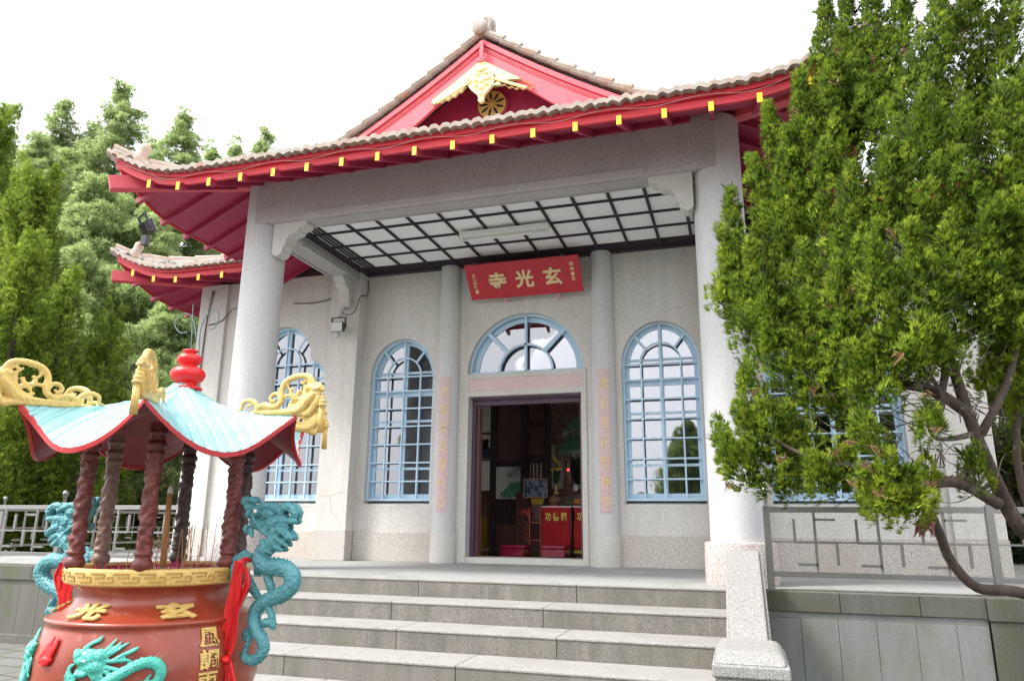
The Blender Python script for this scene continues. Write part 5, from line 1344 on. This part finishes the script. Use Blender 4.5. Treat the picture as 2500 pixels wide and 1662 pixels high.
# relief dragon, drawn flat (u,v) then wrapped on the bowl
def relief_dragon(flip, a0, z0):
    e = MB(); f = -1 if flip else 1
    def U(px, py): return ((px-1650)/5.617/505*f, 0, -(py-900)/5.617/505)       # from the photo's close view
    body = [U(*p) for p in [(1080,830),(1150,960),(1230,1050),(1350,1050),(1480,1010),(1600,930),(1720,850),(1860,770),(1990,730),(2110,760),(2170,850),(2130,960),(2020,1010),(1900,1040),(1800,1100),(1830,1180),(1990,1200),(2140,1160),(2160,1080),(2090,1050)]]
    rr = [.012,.018,.024,.028,.026,.026,.024,.024,.024,.025,.024,.022,.018,.020,.024,.026,.024,.022,.018,.008]
    e.tube(body, rr, 10, smooth=4)
    spikes(e, body[5:13], rr[5:13], 1*f, 15, .018); spikes(e, body[13:], rr[13:], -1*f, 8, .016); spikes(e, body[2:6], rr[2:6], -1*f, 6, .012)
    e.ell(U(1330, 660), (.042, .030, .036)); e.ell(U(1170, 640), (.022, .024, .025)); e.ell(U(1210, 700), (.030, .024, .020)); e.ell(U(1400, 760), (.045, .028, .03)); e.ell(U(1240, 850), (.032, .020, .014)); e.ell(U(1150, 600), (.016, .02, .014)); e.ell(U(1440, 640), (.03, .025, .03))
    e.tube([U(1080,830), U(1060,900), U(1090,770), U(1130,770)], [.008,.010,.010,.012], 6, smooth=3); e.tube([U(1090,830), U(1060,920), U(1030,970)], [.008,.008,.006], 6, smooth=3)
    for q in ([(1230,600),(1240,560),(1320,500),(1400,460),(1430,410)], [(1480,600),(1540,540),(1610,440)], [(1500,640),(1600,560),(1670,480)], [(1520,650),(1640,570),(1760,490)], [(1600,700),(1720,630),(1830,580),(1880,545)], [(1500,700),(1620,700),(1740,690),(1820,700)], [(1520,760),(1640,790),(1740,800)],
              [(1450,800),(1520,900),(1600,980)], [(1480,780),(1600,860),(1650,930)], [(1210,760),(1300,800),(1380,860),(1420,920),(1380,970)], [(1440,820),(1500,950),(1560,1030)], [(1200,800),(1190,880),(1180,940)], [(1260,840),(1230,900)], [(1640,980),(1750,1020),(1900,1010),(2010,940),(2060,860)], [(1480,1050),(1520,1090),(1600,1100)]):
        e.tube([U(*p) for p in q], [.010]*(len(q)-1)+[.004], 6, smooth=3)
    s_ = MB()
    for i in range(9): e.cone(U(1300+i*30, 1080+(i % 2)*8-i*10), U(1320+i*30, 1130-i*10), .008, 5)
    e.xf(lambda v: wrapz(v[0], v[2], (v[1])*.75+.010, a0, z0, bowlR))
    o = UB(e, 'relief_dragon', MAT['teal2'], remesh=.0042)
    y = MB(); c = U(1290, 690); y.ell((c[0], -.02, c[2]), (.012, .010, .006)); y.ell((U(1270, 610)[0], -.02, U(1270, 610)[2]), (.007, .008, .005))
    for t_ in (y,): t_.xf(lambda v: wrapz(v[0], v[2], .026-(v[1]+.02)*.6, a0, z0, bowlR))
    T(y, 'eye', MAT['eye'], o, smooth=True)
relief_dragon(False, rad(-63), -.130)
relief_dragon(True, rad(-141), -.130)
fl_ = MB()
for q in ([(0,-.04),(0,.0),(-.005,.05),(0,.085)], [(-.03,-.03),(-.045,.01),(-.04,.05)], [(.03,-.03),(.045,.02),(.04,.06),(.045,.075)], [(-.015,-.02),(-.03,.03),(-.02,.06)], [(.015,-.02),(.025,.04),(.015,.065)], [(-.05,-.05),(-.065,-.02),(-.06,.01)]):
    fl_.tube([(x, 0, z) for x, z in q], [.0115]*(len(q)-1)+[.003], 6, smooth=3)
fl_.ell((0, 0, -.04), (.035, .02, .026)); fl_.ell((.03, -.002, -.03), (.02, .014, .016)); fl_.ell((-.03, -.002, -.03), (.02, .014, .016)); fl_.ell((0, .012, -.03), (.016, .012, .014))
fl_.xf(lambda v: wrapz(v[0]*.72, v[2]*.85, v[1]*.8+.01, rad(-102), -.040, bowlR)); UB(fl_, 'flame_pearl', MAT['bred'], remesh=.003)
gm = MB()
for x, h in ((0, .11), (-.035, .06), (.035, .055), (-.065, .07), (.065, .065), (-.095, .04), (.095, .035)):
    gm.tube([(x*1.1, 0, -.12), (x, 0, h-.09), (x*.95, 0, h-.05)], [.018, .013, .011], 7, smooth=3)
gm.ell((0, 0, -.12), (.13, .02, .05))
gm.xf(lambda v: wrapz(v[0], v[2], v[1]*.8+.008, rad(-101), -.25, bowlR)); UB(gm, 'mountain_relief', MAT['gold'], remesh=.005)

# dragon handles, S shaped, standing off the bowl at both sides
def H(px, py): p = at(px/2.949, 1180+py/2.949, y=UY); return Vector((p[0], p[1], p[2]))
def handle(s):
    def X(v): return (UX+(v[0]-UX)*s, v[1], v[2])
    m = MB(); body = [H(*p) for p in [(1985,410),(1940,450),(1890,500),(1880,560),(1930,600),(2010,600),(2080,630),(2110,690),(2080,760),(2000,810),(1900,850),(1845,910),(1830,980),(1850,1060),(1890,1130),(1895,1200),(1850,1260),(1790,1270),(1755,1230),(1780,1190)]]
    rr = [.044,.042,.040,.042,.042,.042,.041,.041,.040,.038,.035,.033,.032,.031,.030,.028,.026,.023,.018,.010]
    m.tube(body, rr, 12, smooth=4)
    spikes(m, body[3:11], rr[3:11], 1, 22, .022); spikes(m, body[10:17], rr[10:17], 1, 18, .020); spikes(m, body[0:4], rr[0:4], 1, 6, .015)
    E_ = lambda px, py, r, dy=0: m.ell(H(px, py)+Vector((0, dy, 0)), tuple(q*.86 for q in r))
    # head: brow, snout, cheeks, jaws
    E_(1945, 215, (.060, .050, .036)); E_(1860, 200, (.045, .042, .040)); E_(1800, 165, (.034, .040, .028)); E_(1800, 215, (.026, .034, .03)); E_(1975, 290, (.055, .048, .045)); E_(2030, 245, (.05, .04, .03)); E_(1995, 350, (.048, .045, .045)); E_(1930, 330, (.036, .036, .030)); E_(1980, 400, (.045, .045, .05))
    m.tube([H(1960,300), H(1900,290), H(1840,280), H(1800,270)], [.03,.026,.020,.012], 8, smooth=3)
    m.tube([H(1960,360), H(1880,320), H(1830,300), H(1805,300)], [.026,.020,.016,.012], 8, smooth=3)
    for q, r0 in (([(1800,300),(1790,330),(1805,365)], .014), ([(1830,320),(1835,360),(1850,385)], .012), ([(1790,150),(1780,120),(1830,118),(1870,130)], .018), ([(1900,165),(1960,160),(2030,190),(2060,215)], .018), ([(2030,215),(2060,170),(2110,175),(2135,215),(2140,265)], .022), ([(1980,270),(2060,265),(2120,270),(2155,275)], .018),
                  ([(2010,330),(2060,345),(2100,385),(2125,400)], .022), ([(2020,300),(2060,290),(2095,320)], .016), ([(2000,390),(2050,420),(2085,450)], .018), ([(1980,430),(2030,470),(2060,480)], .016), ([(1900,400),(1935,470),(1980,500)], .012), ([(1830,210),(1860,270),(1910,340),(1960,380)], .007)):
        for dy in ((-.022, .022) if r0 > .013 else (-.03,)):
            m.tube([H(*p)+Vector((0, dy, 0)) for p in q], [r0]*(len(q)-1)+[r0*.3], 7, smooth=4)
    # legs and cloud tails
    for q, r0 in (([(1925,600),(1930,680),(1950,740),(1960,800)], .022), ([(1790,700),(1830,770),(1880,840)], .022), ([(1760,660),(1790,700),(1760,620)], .026), ([(1870,880),(1920,880),(1960,960),(1950,1040)], .018), ([(1900,1000),(1960,1000),(1965,1050)], .022), ([(1840,1050),(1800,1100),(1780,1160),(1760,1200)], .014), ([(1800,1040),(1770,1080),(1765,1130)], .018)):
        m.tube([H(*p) for p in q], [r0]*(len(q)-1)+[r0*.6], 8, smooth=4)
    for q, r in (((1735,560), .035), ((1760,520), .03), ((1710,620), .036), ((1740,680), .03), ((1795,525), .02), ((1860,630), .026)): m.ell(H(*q), (r, r*.7, r))
    for k in range(4): m.tube([H(1740,600), H(1690+k*18,560-k*20), H(1700+k*30,510-k*3)], [.02,.016,.006], 6, smooth=3)
    m.bar(H(1690, 640), H(1740, 640), .07, .09)
    m.xf(X); o = UB(m, 'dragon_handle', MAT['teal'], remesh=.0036)
    d_ = o.modifiers.new('d', 'DISPLACE'); tx = bpy.data.textures.get('scales') or bpy.data.textures.new('scales', 'VORONOI'); tx.noise_scale = .016; tx.distance_metric = 'DISTANCE'; d_.texture = tx; d_.strength = .006; d_.texture_coords = 'GLOBAL'; d_.mid_level = .5
    for dy in (-1, 1):
        y = MB(); c = H(1868, 200)+Vector((0, dy*.040, 0)); y.ell(c, (.014, .008, .009)); y.xf(X); ey = T(y, 'eye', MAT['eye'], o, smooth=True)
        y = MB(); c = H(1860, 200)+Vector((0, dy*.047, 0)); y.ell(c, (.006, .003, .006)); y.xf(X); T(y, 'pupil', MAT['black'], o, smooth=True)
    return o
handle(1); handle(-1)
# red cloths tied to the handles
def cloth(s, lab):
    e = empty('red_cloth', (UX+s*.5, UY, .2), lab, 'cloth')
    def rib(pts, w, name):
        K = 30; m = MB(); P_ = [H(*p) for p in pts]; c = MB(); c.tube(P_, .001, 3, smooth=8, caps=False); path = [Vector(c.v[i*3]) for i in range(len(c.v)//3)]
        n = 12
        for i, p in enumerate(path):
            t = i/(len(path)-1); ww = np.interp(t, [0, .25, .5, .75, 1], w)
            d = (path[min(i+1, len(path)-1)]-path[max(i-1, 0)]).normalized(); sx = Vector((d.z, 0, -d.x))
            for k in range(n+1):
                q = k/n*2-1; m.v.append(tuple(p+sx*ww*q*.5+Vector((0, -.075-.010*math.sin(k*1.9+i*.12)-.006*math.cos(k*3.3), 0))))
        for i in range(len(path)-1):
            for k in range(n): a = i*(n+1)+k; m.f.append((a, a+1, a+n+2, a+n+1))
        m.xf(lambda v: (UX+(v[0]-UX)*s, v[1], v[2])); o = T(m, name, MAT['bred'], e, smooth=True, fix=False); so = o.modifiers.new('s', 'SOLIDIFY'); so.thickness = .004
    rib([(1800,560),(1780,640),(1760,780),(1740,900),(1725,1050),(1712,1180),(1705,1240)], [.060,.072,.076,.074,.034], 'hanging_band')
    rib([(1705,1235),(1690,1300),(1665,1380),(1650,1470),(1640,1560)], [.030,.05,.075,.09,.10], 'tail')
    rib([(1715,1240),(1730,1300),(1745,1400),(1745,1520)], [.020,.03,.035,.045,.05], 'tail')
    rib([(1835,600),(1850,680),(1840,740),(1780,860),(1735,1000),(1715,1180)], [.02,.03,.035,.04,.02], 'back_band')
    k = MB().ell(H(1707, 1245)+Vector((0, -.085, 0)), (.022, .02, .02)); k.tube([H(1690,1250)+Vector((0,-.09,0)), H(1707,1238)+Vector((0,-.10,0)), H(1728,1255)+Vector((0,-.09,0))], .012, 8, smooth=3)
    k.xf(lambda v: (UX+(v[0]-UX)*s, v[1], v[2])); T(k, 'knot', MAT['bred'], e, smooth=True)
    m = MB().tube([H(1800,562)+Vector((0, -.075, 0)), H(1790,548)+Vector((0, -.03, 0)), H(1800,550)+Vector((0, .05, 0))], .014, 8, smooth=3); m.xf(lambda v: (UX+(v[0]-UX)*s, v[1], v[2])); T(m, 'loop', MAT['bred'], e, smooth=True)
cloth(1, 'long bright red cloth knotted on the right dragon handle of the burner')
cloth(-1, 'bright red cloth on the far left dragon handle, half hidden by the bowl')
# six carved pillars
def pillar_mat(name, c1, c2):
    m, nt, b = new_mat(name); n = noise_t(nt, 1.0, 5, .6, wpos(nt, (10,10,10)), .3); nt.links.new(ramp(nt, n, [(.3, c1), (.7, c2)]), b.inputs['Base Color']); b.inputs['Roughness'].default_value = .45
    n3 = noise_t(nt, 60, 3, .6, wpos(nt)); bump(nt, b, n3, .3, .004); return m
pm1 = pillar_mat('carved_red_wood', (.085,.016,.013), (.18,.032,.024)); pm2 = pillar_mat('carved_dark_wood', (.035,.02,.018), (.07,.04,.035)); pm3 = pillar_mat('faded_wood', (.15,.075,.06), (.25,.15,.12))
RP_ = .402
for k in range(6):
    a = rad(60*k); cx, cy2 = UX+RP_*math.cos(a), UY+RP_*math.sin(a); Z0p, Z1p = .275, 1.0
    prof = [(.030, 0), (.032, .03), (.034, .035), (.046, .05), (.048, .065), (.040, .085), (.034, .088), (.034, .10), (.042, .105), (.042, .115), (.037, .12), (.037, .56), (.040, .565), (.043, .575), (.036, .59), (.036, .60), (.045, .612), (.045, .625), (.034, .64), (.036, .665), (.045, .675), (.04, .69), (.04, .725)]
    m = MB(); nseg, n = 150, 22; V = []
    for i in range(nseg+1):
        z = .725*i/nseg; r0 = float(np.interp(z, [p[1] for p in prof], [p[0] for p in prof]))
        for j in range(n):
            th = 2*PI*j/n; rr = r0
            if .125 < z < .555:
                q = .0022*math.sin(2*th+z*26+k) + .0030*math.sin(3*th-z*70+k*2+2*noise.noise(Vector((th, z*20, k))))+.014*max(-.25, noise.noise(Vector((math.cos(th)*2.2+k*3, math.sin(th)*2.2, z*38))))
                rr = r0-.003+q
            elif .12 < z < .19: rr += .002*math.sin(z*500)
            m.v.append((cx+rr*math.cos(th), cy2+rr*math.sin(th), Z0p+z))
    m.f = [(i*n+j, i*n+(j+1) % n, (i+1)*n+(j+1) % n, (i+1)*n+j) for i in range(nseg) for j in range(n)]
    o = UB(m, 'pillar', (pm1, pm2, pm2, pm3, pm1, pm1)[k], smooth=True, fix=False)
# roof
def ewave(phi): w = (phi % (PI/3))/(PI/3); return math.sin(PI*w), w
def roofpt(phi, t, off=0):
    w, q = ewave(phi); Rc = .735; ang = (phi % (PI/3))-PI/6
    Re = Rc*math.cos(PI/6)/math.cos(ang); Re = Re*(1-w)+(.655)*w
    Ze = 1.072-.19*w**.85; r = .05+(Re-.05)*t
    p = .62*(1-w)+.95*w
    z = 1.262-(1.262-Ze)*t**p - (1-w)*.035*math.sin(PI*t) - w*.05*max(0, t-.75)/.25*.6
    return (UX+r*math.cos(phi), UY+r*math.sin(phi), z-off)
def roof_sheet(off, na=720, nt_=36, rib=True):
    m = MB()
    for j in range(nt_+1):
        t = j/nt_
        for i in range(na):
            phi = 2*PI*i/na; w, q = ewave(phi); p = roofpt(phi, t, off)
            if rib:
                loc = (phi % (PI/3))-PI/6; lat = math.tan(loc)*(.05+.6*t); z = p[2] + (.0045 if abs(((lat/.058) % 1)-.5) < .13 else 0)
                p = (p[0], p[1], z)
            m.v.append(p)
    m.f = [(j*na+i, j*na+(i+1) % na, (j+1)*na+(i+1) % na, (j+1)*na+i) for j in range(nt_) for i in range(na)]
    return m
mt, nt_, bb = new_mat('burner_roof_paint')
g = nt_.nodes.new('ShaderNodeAttribute'); g.attribute_name = 'rib'
n = noise_t(nt_, 1.0, 6, .65, wpos(nt_, (9,9,9)), .4); c0 = ramp(nt_, n, [(.3, (.30,.52,.53)), (.6, (.25,.48,.49)), (.85, (.15,.40,.41))])
nt_.links.new(mixn(nt_, c0, (.03,.27,.29), g.outputs['Fac']), bb.inputs['Base Color']); bb.inputs['Roughness'].default_value = .4
bump(nt_, bb, noise_t(nt_, 60, 3, .6, wpos(nt_)), .2, .004)
rf = UB(roof_sheet(0), 'burner_roof', mt, smooth=True, fix=False)
na = 720; vals = []
for j in range(37):
    for i in range(na):
        phi = 2*PI*i/na; loc = (phi % (PI/3))-PI/6; lat = math.tan(loc)*(.05+.6*j/36); d = abs(((lat/.058) % 1)-.5)
        vals.append(max(0, 1-abs(d-.17)/.08)*.9)
av = rf.data.attributes.new('rib', 'FLOAT', 'POINT'); av.data.foreach_set('value', vals)
lin = UB(roof_sheet(.014, rib=False), 'roof_lining', paint('lining_red', (.20,.012,.025), .5, .2, 6, (.1,.01,.02), .4), rf, smooth=True, fix=False)
e_ = MB(); K = 288
for i in range(K):
    phi = 2*PI*i/K; a, b_ = roofpt(phi, 1.0, -.002), roofpt(phi, 1.0, .022); o_ = .004
    for p in (a, b_): e_.v.append((p[0]+o_*math.cos(phi), p[1]+o_*math.sin(phi), p[2]))
    for p in (b_, a): e_.v.append((p[0]-.012*math.cos(phi), p[1]-.012*math.sin(phi), p[2]))
for i in range(K):
    a, b_ = i*4, ((i+1) % K)*4
    for k in range(4): e_.f.append((a+k, b_+k, b_+(k+1) % 4, a+(k+1) % 4))
UB(e_, 'roof_edge', paint('edge_red', (.42,.01,.015), .4), rf, fix=True)
UB(MB().lathe([(0.0010, 1.2280), (0.0800, 1.2323), (0.0820, 1.2461), (0.0600, 1.2512), (0.0500, 1.2624), (0.0620, 1.2753), (0.0820, 1.2925), (0.0920, 1.3166), (0.0880, 1.3372), (0.0680, 1.3570), (0.0420, 1.3656), (0.0400, 1.3716), (0.0560, 1.3828), (0.0660, 1.4009), (0.0620, 1.4198), (0.0450, 1.4318), (0.0300, 1.4370), (0.0300, 1.4439), (0.0420, 1.4490), (0.0400, 1.4576), (0.0010, 1.4611)], (UX+.014, UY+.012, 0), 40), 'gourd_finial', MAT['bred'], rf, smooth=True)
# gold ridge dragons with tassels: built once, copied to the six corners
def ridge_dragon():
    m = MB(); r0 = .0
    def G(px, py): return Vector(((560-px)/2.949*.00205+.50, 0, -(py-545)/2.949*.00205+1.085))     # traced from the left one, x = radial distance
    base = [G(*p) for p in [(590,530),(480,535),(350,535),(250,530),(190,515),(150,470),(110,430),(90,400)]]
    m.tube(base, [.012,.014,.018,.024,.034,.036,.034,.030], 10, smooth=4, sq=.7)
    m.tube([G(*p) for p in [(590,530),(500,545),(300,550),(180,555),(120,560),(60,480),(45,430)]], [.010,.012,.014,.016,.022,.022,.018], 8, smooth=4)
    # head
    m.ell(G(85, 375), (.040, .024, .026)); m.ell(G(40, 370), (.020, .018, .016)); m.ell(G(20, 385), (.014, .014, .010)); m.ell(G(120, 365), (.030, .024, .026)); m.ell(G(60, 415), (.022, .018, .014))
    m.tube([G(20,365), G(50,345), G(90,350)], [.008,.012,.012], 6, smooth=3)
    for q, r in (([(100,345),(130,290),(190,272),(270,280),(335,310),(365,370),(360,430),(380,480),(440,500),(500,480),(540,490),(590,500)], .017), ([(240,290),(300,300),(320,340),(300,370)], .010), ([(330,420),(290,420),(260,440),(280,480)], .010), ([(210,380),(230,420),(275,420),(290,380),(265,365)], .012), ([(370,460),(390,410),(430,400),(460,430),(440,460),(410,440)], .012),
                 ([(140,420),(180,450),(230,440),(280,450)], .012), ([(200,470),(250,500),(300,480)], .012), ([(430,510),(520,490),(580,500)], .014), ([(560,520),(590,460),(650,440),(700,460),(705,510)], .013), ([(600,470),(640,480),(660,500)], .008), ([(150,300),(190,330),(210,310)], .009), ([(120,330),(170,310),(195,340)], .008), ([(100,440),(150,480),(200,480)], .010), ([(700,500),(740,520),(770,545)], .008)):
        m.tube([G(*p) for p in q], [r]*(len(q)-1)+[r*.5], 8, smooth=4, sq=.9)
    for i in range(5): m.tube([G(120+i*8,350+i*16), G(160+i*6,352+i*18), G(190,345+i*22)], [.008,.008,.003], 5, smooth=3)
    for i in range(5): m.cone(G(60+i*14,345), G(58+i*16,322), .006, 5)
    o = m.build('ridge_dragon', MAT['gold'], remesh=.0042)
    y = MB()
    for s in (-1, 1): y.ell(G(62, 378)+Vector((0, s*.022, 0)), (.008, .004, .005))
    y = y.build('eye', MAT['eye'], o, smooth=True)
    t = MB(); c = G(12, 400)
    t.tube([c, c-Vector((0, 0, .02))], .003, 5); z = c.z-.02
    t.lathe([(.001, 0), (.010, -.003), (.012, -.012), (.008, -.02), (.018, -.024), (.020, -.033), (.014, -.040), (.022, -.044), (.024, -.052), (.012, -.058), (.011, -.062), (.013, -.075), (.014, -.19), (.001, -.192)], (c.x, 0, z), 14)
    for k in range(10): a = 2*PI*k/10; t.tube([(c.x+.012*math.cos(a), .012*math.sin(a), z-.06), (c.x+.0145*math.cos(a), .0145*math.sin(a), z-.19)], .0028, 4)
    tt = t.build('tassel', MAT['gold'], o, smooth=True)
    return o
rd0 = ridge_dragon()
for k in range(6):
    o = rd0 if k == 0 else copy_tree(rd0)
    o.parent = rf; o.rotation_euler = (0, 0, rad(60*k)); o.location = (UX, UY, 0)
# incense sticks
def stick(h, r, mat, name='incense_stick'): return MB().tube([(0, 0, 0), (0, 0, h*.22), (0, 0, h)], [r, r, r*.8], 5).build(name, mat)
smat = paint('incense_stick_tan', (.42,.22,.10), .8); smag = paint('incense_stub_magenta', (.45,.03,.12), .7); big = paint('thick_incense', (.33,.14,.05), .8, .15, 12)
s0 = tag(stick(.22, .0022, smat), 'thin tan incense stick standing in the ash of the burner', 'incense stick', 'thin tan incense sticks in the burner ash')
s1 = tag(stick(.035, .0026, smag, 'incense_stub'), 'short magenta incense stub burnt down in the ash of the burner', 'incense stub', 'magenta incense stubs in the burner ash')
for i in range(26):
    o = s0 if i == 0 else s0.copy()
    if i: COL.objects.link(o)
    px = random.choice([random.uniform(1090, 1240), random.uniform(1420, 1640), random.uniform(1430, 1560)]) if i > 2 else 860
    a = random.uniform(0, 2*PI); r = random.uniform(0, .25); p = at(px/2.949, 1371, z=.285); 
    x = UX+random.uniform(-.05, .30); y = UY+random.uniform(-.12, .20)
    if i < 6: x = UX+random.uniform(-.1, .0); y = UY+random.uniform(-.2, .1)
    o.location = (x, y, .284); o.rotation_euler = (random.gauss(0, .09), random.gauss(.05, .1), 0); o.scale = (1, 1, random.uniform(.5, 1.25))
for i in range(90):
    o = s1 if i == 0 else s1.copy()
    if i: COL.objects.link(o)
    a = random.uniform(0, 2*PI); r = .34*math.sqrt(random.random()); o.location = (UX+r*math.cos(a)+.02, UY+r*math.sin(a), .283); o.rotation_euler = (random.gauss(0, .15), random.gauss(0, .15), 0); o.scale = (1, 1, random.uniform(.7, 1.5))
e = empty('thick_incense_stick', (UX-.05, UY+.02, .284), 'thick brown incense stick with grey ash tip leaning in the burner', 'incense stick')
b0, t0 = Vector((UX-.045, UY-.02, .28)), Vector((UX-.06, UY+.03, .72)); t0 = Vector(at(415, 1205, y=UY+.02)); b0 = Vector(at(397, 1385, y=UY-.02))
T(MB().tube([b0, b0.lerp(t0, .5), t0], .0135, 10), 'stick', big, e, smooth=True)
d = (t0-b0).normalized(); T(MB().tube([t0+d*.001, t0+d*.02, t0+d*.045], [.0138, .014, .004], 10, smooth=2), 'ash_tip', paint('ash_grey', (.5,.48,.46), .9), e, smooth=True)

# conifers across the court, seen as reflections in the window panes
for x, y, h, r, lab in ((1.0, -17, 5.2, 1.3, 'conifer across the court, mirrored in the window right of the door'), (2.7, -18.5, 6.6, 1.5, 'taller conifer behind the one mirrored in the window right of the door'), (-9.8, -18, 8, 2.0, 'conifer across the court, mirrored in the window left of the door'), (7.5, -16, 8.5, 2.2, 'conifer across the court, mirrored in the window behind the big juniper')):
    cedar((x, y, GZ), h, r, lab, dens=.7, tint=.25)
# settlement cracks in the washed stone
def crack(pts, y, seed):
    random.seed(seed); P_ = []
    for (a, b_), (c, d) in zip(pts, pts[1:]):
        for k in range(7): t = k/7; P_.append((a+(c-a)*t+random.gauss(0, .009), y, b_+(d-b_)*t+random.gauss(0, .009)))
    P_.append((pts[-1][0], y, pts[-1][1]))
    P(MB().tube(P_, .0016, 4), 'crack', MAT['joint'], fix=False)
crack([(-3.10, .93), (-2.9, .90), (-2.75, .96), (-2.62, .93)], YW-.2405, 1); crack([(-2.9, .90), (-2.85, .70), (-2.65, .45)], YW-.2405, 2)
crack([(-2.60, .92), (-2.50, .84)], YW-.001, 3)
